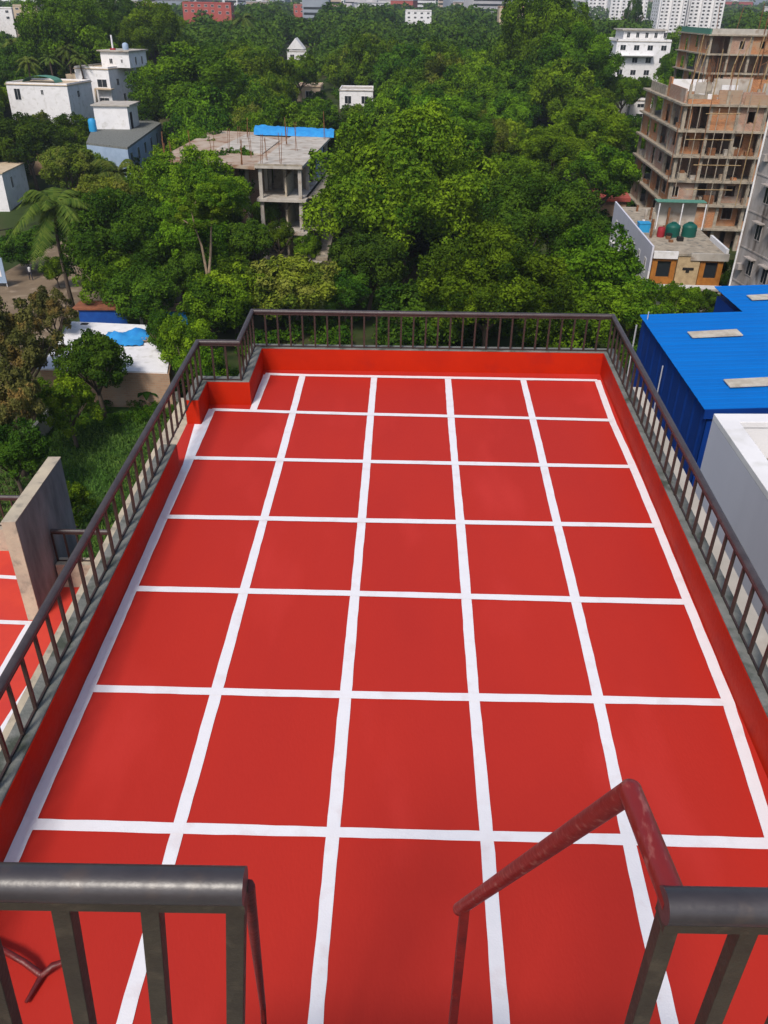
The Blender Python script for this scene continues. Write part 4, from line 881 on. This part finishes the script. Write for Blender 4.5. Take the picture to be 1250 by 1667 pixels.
def tree(base, D, hc, vz, leaf, pool, label, group=None, tr=None, name='broadleaf_tree', cat='tree', k=None):
    t = thing(name, label, cat, base, random.random()*6.28, group)
    pool_m = pool[random.randrange(len(pool)) if k is None else k]
    c = link('crown', pool_m, t, (0,0,hc)); c.scale = (D/2, D/2, D/2*vz); c.material_slots[0].link = 'OBJECT'; c.material_slots[0].material = M[leaf]
    u = link('trunk', TR[random.randrange(3) if tr is None else tr], t, (0,0,0)); u.scale = (max(hc,2)*.9,)*2+(hc*1.02,)
    return t
placed = []
def ptree(px, py, wpx, hc, leaf, pool, label, vz=.85, **kw):
    d = ray(px, py); y = 15.0
    while y < 2000 and CAM_H+d.z*y/d.y > gz(y)+hc: y *= 1.003
    q = PY(px, py, y); dep = proj(q)[2]; D = wpx*1.13*dep/FPX; vz *= 1.08
    placed.append((q.x, y, D)); return tree((q.x, y, q.z-hc), D, hc, vz, leaf, pool, label, **kw)
NEAR = [
 (660,318,285,9.5,'leaf_bright',BIG,'huge round green tree straight beyond the far railing',.85),
 (800,470,235,7.0,'leaf_mid',BIG,'broad green tree just beyond the far railing of the roof',.8),
 (880,370,190,8.0,'leaf_dark',BIG,'green tree between the huge round one and the white house',.85),
 (700,520,170,3.6,'leaf_dark',MID,'lower green tree tucked under the broad one at the railing',.8),
 (960,440,150,6.0,'leaf_mid',MID,'green tree covering the near corner of the orange-fronted house garden',.85),
 (910,520,150,4.0,'leaf_mid',MID,'green tree just above the railing corner by the blue shed',.8),
 (1030,500,110,4.0,'leaf_bright',MID,'light green shrub-like tree in front of the orange balcony',.8),
 (1105,490,75,3.0,'leaf_mid',MID,'dark shrub growing in front of the low door',.8),
 (1150,495,50,3.0,'leaf_dark',MID,'small dark tree beside the blue shed roof corner',.9),
 (1190,455,46,3.5,'leaf_dark',MID,'dark climbing tree between the low house and the mouldy building',1.2),
 (600,430,120,5.5,'leaf_dark',MID,'deep green tree under the huge round one',.85),
 (560,470,90,4.0,'leaf_dark',MID,'dark green tree beside the yellow-green bush',.8),
 (480,465,150,4.5,'leaf_yellow',MID,'yellow-green bush-like tree by the open frame building',.7),
 (380,470,120,4.5,'leaf_bright',MID,'bright green tree behind the stepped railing corner',.8),
 (345,505,110,4.0,'leaf_mid',MID,'green tree over the light blue stall',.85),
 (300,560,95,4.5,'leaf_mid',MID,'dark leafy tree at the white shed roof end',1.0),
 (268,540,62,4.5,'leaf_dark',MID,'small dark tree standing over the brick shed corner',1.2),
 (330,600,90,3.0,'leaf_mid',MID,'tree close outside the roof railing by the gap',.9),
 (155,590,108,4.5,'leaf_dark',MID,'round dark tree in front of the white shed roof',.95),
 (110,655,105,3.5,'leaf_bright',LOOSE,'sprawling light green shrub beside the lawn',.9),
 (28,560,130,6.0,'leaf_olive',LOOSE,'dry olive-brown tree overhanging the dirt road',1.0),
 (10,650,120,5.5,'leaf_olive',LOOSE,'drooping olive tree beside the leaning cement wall',1.1),
 (80,505,80,5.0,'leaf_olive',LOOSE,'upper olive-brown tree at the road bend',.9),
 (20,735,110,3.5,'leaf_dark',MID,'dark bush behind the cement fin wall',.8),
 (115,815,80,2.0,'leaf_mid',LOOSE,'low shrub on the lawn next to the fin wall',.8),
 (200,395,190,7.0,'leaf_dark',BIG,'wide dark green tree next to the utility pole',.85),
 (318,318,160,8.5,'leaf_bright',BIG,'tall feathery bright green tree in front of the frame building',.9),
 (290,400,160,6.5,'leaf_mid',BIG,'green tree beneath the tall feathery one',.9),
 (396,300,96,7.5,'leaf_dark',MID,'dark narrow tree touching the frame building',1.3),
 (180,450,110,5.0,'leaf_mid',MID,'green tree beside the deep blue stall',.8),
 (235,480,110,4.5,'leaf_dark',MID,'dark tree behind the deep blue stall',.8),
 (400,400,90,5.5,'leaf_dark',MID,'dark tree before the ground floor of the frame building',.9),
 (455,385,44,4.0,'leaf_mid',MID,'small tree between the bare columns',1.1),
 (300,440,90,5,'leaf_dark',MID,'dark crown under the tall pale trunks',1.0),
 (90,440,44,2.0,'leaf_mid',MID,'small round bush on the dirt road verge',.9),
 (40,402,90,3.0,'leaf_dark',MID,'dark hedge-like tree below the concrete forecourt',.7),
 (110,275,90,6.5,'leaf_yellow',MID,'orange-flushed mango tree behind the coconut palm',.85),
 (165,322,90,6.0,'leaf_yellow',MID,'yellow-flushed tree between palm and frame building',.8),
 (45,230,100,7.0,'leaf_dark',MID,'dark tree above the brown tiled hut',.8),
 (60,214,66,5.0,'leaf_yellow',MID,'yellow-leafed tree in front of the long white house',.85),
 (120,218,66,5.0,'leaf_mid',MID,'green tree beneath the white house balcony',.85),
 (310,150,190,9.0,'leaf_mid',BIG,'broad tree behind the frame building roof',.7),
 (238,188,50,5.0,'leaf_dark',MID,'dark tree between the two flat roofs',.9),
 (432,352,50,5.0,'leaf_mid',MID,'small tree against the front columns of the frame building',1.1),
 (500,405,46,3.0,'leaf_mid',MID,'bush on the concrete yard edge',.9),
 (700,240,120,9,'leaf_bright',MID,'light green tree peering over the huge round one beside the pavilion',.9),
 (640,190,90,7,'leaf_mid',MID,'tree standing just past the white pavilion clearing',1),
 (520,190,70,5.5,'leaf_mid',MID,'tree before the small brown-roofed house',.9),
 (585,196,60,4.5,'leaf_bright',MID,'light tree in front of the white pavilion',.9),
 (490,118,60,6.5,'leaf_mid',MID,'tree below the white gabled building',.9),
 (150,266,50,4.5,'leaf_mid',MID,'tree hiding the lower wall of the pale blue building',.9),
 (203,268,46,4.5,'leaf_dark',MID,'dark tree at the corner foot of the pale blue building',.9),
 (284,264,30,4.5,'leaf_dark',MID,'small dark palm-like tree by the blue flat roof',.9),
 (566,252,84,7.5,'leaf_dark',MID,'dark tree right behind the frame building',1.0),
 (455,205,62,6.0,'leaf_mid',MID,'green tree past the blue roof sheet',.9),
 (960,215,130,9.0,'leaf_bright',BIG,'bright lime green tree beside the brick tower',.8),
 (900,255,120,8.0,'leaf_mid',BIG,'tree below the lime green one',.8),
 (985,290,110,7.5,'leaf_mid',MID,'dark green tree directly before the brick tower foot',.85),
 (830,290,90,8.0,'leaf_mid',MID,'tree at the shoulder of the huge round one',.85),
 (740,215,120,9.0,'leaf_mid',BIG,'tree peering over the huge round one',.8),
 (880,66,150,13.5,'leaf_mid',BIG,'tallest tree of the wood, breaking the horizon',1.25),
 (940,108,130,10.5,'leaf_mid',BIG,'large tree just below the tallest one',.9),
 (1030,25,30,14,'leaf_dark',LOOSE,'dark conical tree in front of the pale apartment blocks',2.0),
 (1108,78,60,7,'leaf_bright',MID,'bright green tree between the villa and the grey unfinished block',.9),
 (1145,70,50,7,'leaf_bright',MID,'bright green tree below the tallest apartment tower',.9),
 (1122,108,60,6,'leaf_mid',MID,'green tree low behind the bamboo poles',.9),
 (1092,112,50,6,'leaf_mid',MID,'green tree against the villa corner',.9),
 (1150,112,50,6,'leaf_mid',MID,'tree squeezed beside the grey unfinished block',.9),
 (1012,150,56,6,'leaf_mid',MID,'tree at the foot of the white villa',.9),
 (1048,148,44,5,'leaf_dark',MID,'dark tree between the villa and the brick tower',.9),
 (1030,220,60,5,'leaf_mid',MID,'tree below the white house by the brick tower',.9),
 (110,60,150,13,'leaf_mid',BIG,'big dark tree behind the white house',.9),
 (180,50,120,12,'leaf_dark',BIG,'big deep green tree above the stair tower',.9),
 (250,60,110,12,'leaf_mid',BIG,'big tree in the row behind the white house',.9),
]
for px_, py_, w_, hc, lf, pool, lab, vz in NEAR: ptree(px_, py_, w_, hc, lf, pool, lab, vz)
# slender pale trunks of the tall feathery tree
t = thing('bare_trunk_tree', 'forked pale trunks rising into the tall feathery crown', 'tree', PG(340,560))
for pts in (((0,0,0),(-.2,0,3),(.2,0,9),(.8,.2,14)),((-.1,0,2.5),(-1.4,0,8),(-2.6,.3,12)),((-1.0,0,6.5),(-1.9,0,9),(-3.6,0,11))):
    pass
q = P(338,470,-17.5); t.location = (q.x, q.y, gz(q.y))
b_ = MB(); hh = -17.5-t.location.z
def loc_(px, py): v = PY(px, py, q.y); return (v.x-q.x, 0, v.z-t.location.z)
b_.tube([(0,0,0), loc_(338,470), loc_(343,410), loc_(344,355)], [.16,.13,.11,.06], 7); b_.tube([loc_(338,452), loc_(328,400), loc_(318,372), loc_(298,358)], [.13,.10,.08,.05], 7); b_.tube([loc_(318,372), loc_(312,345), loc_(322,320)], [.08,.06,.04], 6)
b_.tube([loc_(344,360), loc_(352,330)], [.06,.03], 5)
obj('trunk', b_, M['barkp'], t, smooth=True)
c = link('crown', LOOSE[0], t, loc_(330,345)); c.scale = (3.2,3.2,1.6); c.material_slots[0].link = 'OBJECT'; c.material_slots[0].material = M['leaf_bright']
c = link('crown', LOOSE[1], t, loc_(352,318)); c.scale = (2.4,2.4,1.6); c.material_slots[0].link = 'OBJECT'; c.material_slots[0].material = M['leaf_bright']

# palms
def palm_mesh(nf=22, seed=1, L=1.0):
    g_ = random.Random(seed); m_ = MB(); tints = []
    for i in range(nf):
        a_ = 6.283*i/nf*1.618*3+g_.uniform(-.2,.2); el = g_.uniform(-.25,1.25); l_ = L*g_.uniform(.85,1.1); pts = []
        for k in range(9):
            s_ = k/8; rr_ = l_*s_; zz = math.sin(el)*rr_*.9-l_*(.75+.25*math.cos(el))*s_*s_*.75; hr_ = math.cos(el)*rr_*.95+.1*rr_
            pts.append(Vector((math.cos(a_)*hr_, math.sin(a_)*hr_, zz)))
        side = Vector((-math.sin(a_), math.cos(a_), 0)); nleaf = 34
        for k in range(nleaf):
            s_ = .1+.9*k/nleaf; j = min(7, int(s_*8)); q_ = pts[j].lerp(pts[j+1], s_*8-j); tn = (pts[j+1]-pts[j]).normalized(); ln = l_*.26*math.sin(math.pi*min(1,s_*.85+.12))
            for sg in (-1,1):
                d_ = (side*sg+tn*.5+Vector((0,0,-.55+g_.uniform(-.2,.2)))).normalized()*ln; w_ = tn*l_*.018
                m_.add([q_-w_, q_+w_, q_+d_], [(0,1,2)])
        m_.add([pts[0]-side*.008, pts[0]+side*.008, pts[8]], [(0,1,2)])
    me = m_.mesh('crown', M['leaf_palm']); n_ = len(me.polygons); at_ = me.attributes.new('tint','FLOAT','FACE'); at_.data.foreach_set('value', np.random.default_rng(seed).uniform(0,1,n_).astype(np.float32)); return me
PM = [palm_mesh(26, 1), palm_mesh(20, 2)]
pt_m = MB().tube([(0,0,0),(.02,0,.3),(.03,0,.7),(0,0,1)], [.028,.02,.017,.015], 8).mesh('trunk', M['bark'], True)
def palm(px, py, wpx, h, label, k=0, group=None):
    d = ray(px, py); y = 15.0
    while y < 2000 and CAM_H+d.z*y/d.y > gz(y)+h: y *= 1.003
    q = PY(px, py, y); D = wpx*proj(q)[2]/FPX; t = thing('palm_tree', label, 'palm', (q.x,y,q.z-h), random.random()*6, group)
    c = link('crown', PM[k], t, (0,0,h)); c.scale = (D/1.6,)*3; u = link('trunk', pt_m, t); u.scale = (h*.9,h*.9,h)
for a_ in ((88,335,140,10.5,'big coconut palm beside the utility pole'),(190,282,120,7,'coconut palm over the domed pale roof',1),(395,425,80,4.0,'small golden palm before the bright green tree',1),(45,100,40,11,'slender palm nearest the long white house'),(80,95,36,11,'slender palm right of the ochre house',1),(108,80,40,12,'slender palm just before the white house'),(20,70,40,11,'slender palm at the picture edge of the palm row',1),(128,95,34,11,'short palm touching the white house wing'),(395,30,50,13,'palm-crowned tree on the wood skyline',1)):
    palm(*a_)
# banana clump
q = P(240,636,G0+1.2); t = thing('banana_plant', 'banana clump with broad leaves before the brick shed wall', 'plant', (q.x,q.y,G0))
for i in range(9):
    a_ = i*.7; m_ = MB(); vs=[]; fs=[]; L = random.uniform(1.4,2.1)
    for k in range(7):
        s_ = k/6; w_ = .32*math.sin(math.pi*min(1,s_*.9+.08)); z = 1.0+L*.8*s_-L*.75*s_*s_; x = L*.75*s_
        for sg in (-1,0,1): vs.append((math.cos(a_)*x-math.sin(a_)*w_*sg, math.sin(a_)*x+math.cos(a_)*w_*sg, z-abs(sg)*.06))
    for k in range(6): fs += [(3*k,3*k+1,3*k+4,3*k+3),(3*k+1,3*k+2,3*k+5,3*k+4)]
    m_.add(vs, fs); obj('leaf', m_, M['leaf_mid'], t)
obj('stem', MB().tube([(0,0,0),(0,0,1.1)], .12, 7), M['leaf_mid'], t)

# the wood: individual trees up to ~240, farther ones as one mass
LM = [((170,110),'the white house with the stair tower'),((60,150),'the long white house'),((200,210),'the pale blue flat-roofed building'),((470,240),'the open frame building'),((580,165),'the white pavilion'),((503,150),'the small brown-roofed house'),
 ((485,95),'the white gabled building'),((1040,95),'the white villa'),((1100,200),'the brick tower'),((330,15),'the long red-roofed building'),((45,28),'the tan four-storey block'),((680,28),'the white flat building above the wood'),((880,50),'the tallest tree'),((1120,20),'the white apartment towers'),((660,280),'the huge round tree'),((950,205),'the lime green tree'),((830,20),'the pale low building by the tallest tree'),((40,230),'the brown tiled hut')]
def landmark(v):
    pr = proj(v)
    if pr is None: return 'the wood', 0
    b_ = min(LM, key=lambda q: (q[0][0]-pr[0])**2+(2.2*(q[0][1]-pr[1]))**2)
    dx, dy = pr[0]-b_[0][0], pr[1]-b_[0][1]
    w_ = 'behind' if dy < -12 and abs(dx) < 90 else ('in front of' if dy > 12 and abs(dx) < 90 else 'near')
    return b_[1], w_
PROT = [(118,78,232,160,185),(10,126,122,196,172),(138,176,264,244,150),(244,205,545,272,100),(420,265,520,400,98),
        (992,44,1088,112,246),(1018,160,1060,200,180),(1040,120,1260,420,108),(1150,45,1260,190,170),(1065,-40,1176,52,640),(24,5,80,48,420),(-10,8,24,40,430),(235,2,378,28,490),(655,14,704,36,560),(812,8,860,36,480),(950,-10,1055,28,960),
        (474,4,506,24,650),(-10,262,60,372,122),(1180,180,1260,480,78),(995,330,1180,500,84),(585,214,620,236,125),(900,214,935,232,125)]
PROT += AUTO
def ok(x, y, z, D):
    pr = proj(Vector((x, y, z)))
    if pr is None: return False
    px_, py_, dep = pr; rp = D/2*FPX/dep
    if not (-60-rp < px_ < 1310+rp): return False
    for x0,y0,x1,y1,yy in PROT:
        if y < yy+14 and px_+rp*.85 > x0 and px_-rp*.85 < x1 and py_+rp*.7 > y0 and py_-rp*.75 < y1: return False
    for a_, b_, dd in placed:
        if (x-a_)**2+(y-b_)**2 < ((D+dd)*.26)**2: return False
    return True
cand = []; g_ = random.Random(77)
y = 96.0
while y < 1400:
    st = 6.6 if y < 300 else 8.5+(y-300)*.010
    wdt = y*.62+20; x = -wdt
    while x < wdt:
        if y > 540 and g_.random() < .68: x += st; continue
        cand.append((x+g_.uniform(-.45,.45)*st, y+g_.uniform(-.45,.45)*st, st*g_.uniform(1.25,2.0))); x += st
    y += st*.95
n_ind = 0; far = []
for x, yy, D in cand:
    hc = D*.42+g_.uniform(0,2.2)
    if yy < 150: hc = D*.38
    if yy > 520: hc *= .75
    z = gz(yy)
    if math.sin(x*.02+1)*math.sin(yy*.013) > .93: continue
    if x < -25*yy/100*1.0 and yy < 125: continue
    if not ok(x, yy, z+hc, D): continue
    if n_ind < 235:
        lf = g_.choices(['leaf_mid','leaf_dark','leaf_bright','leaf_yellow'],[6,3,2.2,.5])[0]
        lm_, w_ = landmark(Vector((x,yy,z+hc))); sz = 'large' if D > 11.5 else ('small' if D < 9.3 else 'medium-sized')
        cn = {'leaf_mid':'mid-green','leaf_dark':'dark green','leaf_bright':'light green','leaf_yellow':'yellowish'}[lf]
        lb_ = f'{sz} {cn} tree {w_} {lm_}'
        tree((x,yy,z), D, hc, g_.uniform(.9,1.2), lf, BIG if (yy < 150 and g_.random() < .5) else MID, lb_, group='wood: '+lb_); n_ind += 1
    else: far.append((x,yy,z+hc,D*1.1))
print('individual trees', n_ind, 'far', len(far))
LOW = [crown_mesh('low', 26, 760, .088, 200+i, rl=(.2,.34), drop=.3) for i in range(5)] 
LOW2 = [crown_mesh('low', 12, 240, .15, 300+i, rl=(.3,.45)) for i in range(4)]
Q = []; T = []
for x, yy, z, D in far:
    _, q_, ti = (LOW if yy < 480 else LOW2)[g_.randrange(4)]
    a_ = g_.uniform(0,6.28); c, s_ = math.cos(a_), math.sin(a_); X = q_[:,0]*c-q_[:,1]*s_; Yv = q_[:,0]*s_+q_[:,1]*c
    Q.append(np.stack([X*D/2+x, Yv*D/2+yy, q_[:,2]*D/2*.85+z],1)); T.append(np.clip(ti*.8+g_.uniform(-.1,.45),0,1))
Q = np.concatenate(Q).astype(np.float32); T = np.concatenate(T).astype(np.float32); nf = len(T)
me = bpy.data.meshes.new('distant_wood'); me.vertices.add(nf*4); me.vertices.foreach_set('co', Q.ravel()); me.loops.add(nf*4); me.loops.foreach_set('vertex_index', np.arange(nf*4,dtype=np.int32))
me.polygons.add(nf); me.polygons.foreach_set('loop_start', np.arange(0,nf*4,4,dtype=np.int32)); me.polygons.foreach_set('loop_total', np.full(nf,4,dtype=np.int32))
at_ = me.attributes.new('tint','FLOAT','FACE'); at_.data.foreach_set('value', T); me.update(); me.materials.append(M['leaf_far'])
tag(link('distant_wood', me), 'far wood of tree crowns reaching towards the town', 'wood', kind='stuff')
for m_ in LOW+LOW2: bpy.data.meshes.remove(m_[0])
print('far quads', nf)
# undergrowth between the nearer trees
cm = []; 
g2 = random.Random(5); Q = []; T = []
def under(x, y, D, z):
    _q = UQ[g2.randrange(2)]; Q.append(np.stack([_q[0][:,0]*D/2+x, _q[0][:,1]*D/2+y, _q[0][:,2]*D/2*.7+z],1)); T.append(_q[1])
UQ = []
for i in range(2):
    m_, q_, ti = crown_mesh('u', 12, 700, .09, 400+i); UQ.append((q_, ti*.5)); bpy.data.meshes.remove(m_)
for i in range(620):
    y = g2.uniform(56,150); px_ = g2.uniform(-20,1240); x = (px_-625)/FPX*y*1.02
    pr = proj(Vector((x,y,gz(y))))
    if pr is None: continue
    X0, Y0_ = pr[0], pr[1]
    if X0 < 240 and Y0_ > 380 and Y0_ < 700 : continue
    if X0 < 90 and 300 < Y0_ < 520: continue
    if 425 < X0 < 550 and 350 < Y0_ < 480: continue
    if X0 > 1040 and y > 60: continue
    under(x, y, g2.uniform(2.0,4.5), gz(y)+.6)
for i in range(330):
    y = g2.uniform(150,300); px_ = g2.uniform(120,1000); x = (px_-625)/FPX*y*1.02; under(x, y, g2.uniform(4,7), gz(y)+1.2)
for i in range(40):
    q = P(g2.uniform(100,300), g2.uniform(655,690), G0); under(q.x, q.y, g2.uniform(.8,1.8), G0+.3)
Q = np.concatenate(Q).astype(np.float32); T = np.concatenate(T).astype(np.float32); nf = len(T)
me = bpy.data.meshes.new('undergrowth'); me.vertices.add(nf*4); me.vertices.foreach_set('co', Q.ravel()); me.loops.add(nf*4); me.loops.foreach_set('vertex_index', np.arange(nf*4,dtype=np.int32))
me.polygons.add(nf); me.polygons.foreach_set('loop_start', np.arange(0,nf*4,4,dtype=np.int32)); me.polygons.foreach_set('loop_total', np.full(nf,4,dtype=np.int32))
at_ = me.attributes.new('tint','FLOAT','FACE'); at_.data.foreach_set('value', T); me.update(); me.materials.append(M['leaf_mid'])
tag(link('undergrowth', me), 'low scrub and bushes filling the ground between the trees', 'undergrowth', kind='stuff')

# far wooded hill
mb = MB(); vs=[]; fs=[]
for i in range(25):
    for j in range(9):
        u = i/24; v_ = j/8; x = 420+u*900; y = 1250+v_*500; vs.append((x,y,-11+26*math.sin(math.pi*u)**.7*math.sin(math.pi*v_)**.8+rr.uniform(-1,1)))
for i in range(24):
    for j in range(8): k = i*9+j; fs.append((k,k+9,k+10,k+1))
mb.add(vs, fs); o = obj('wooded_hill', mb, M['leaf_dark'], smooth=True); o['kind'] = 'structure'

# haze: even pale air round everything
hz = MB().box(-4600,-80,-24,4600,5200,42); o = obj('haze', hz, None)
m_ = bpy.data.materials.new('haze_air'); m_.use_nodes = True; n = m_.node_tree.nodes; n.remove(n['Principled BSDF'])
v_ = n.new('ShaderNodeVolumePrincipled'); v_.inputs['Color'].default_value = (.80,.87,1,1); v_.inputs['Density'].default_value = .00021; v_.inputs['Anisotropy'].default_value = .2
m_.node_tree.links.new(v_.outputs[0], n['Material Output'].inputs['Volume']); o.data.materials.append(m_); tag(o, 'thin pale haze in the air', 'haze', kind='stuff')
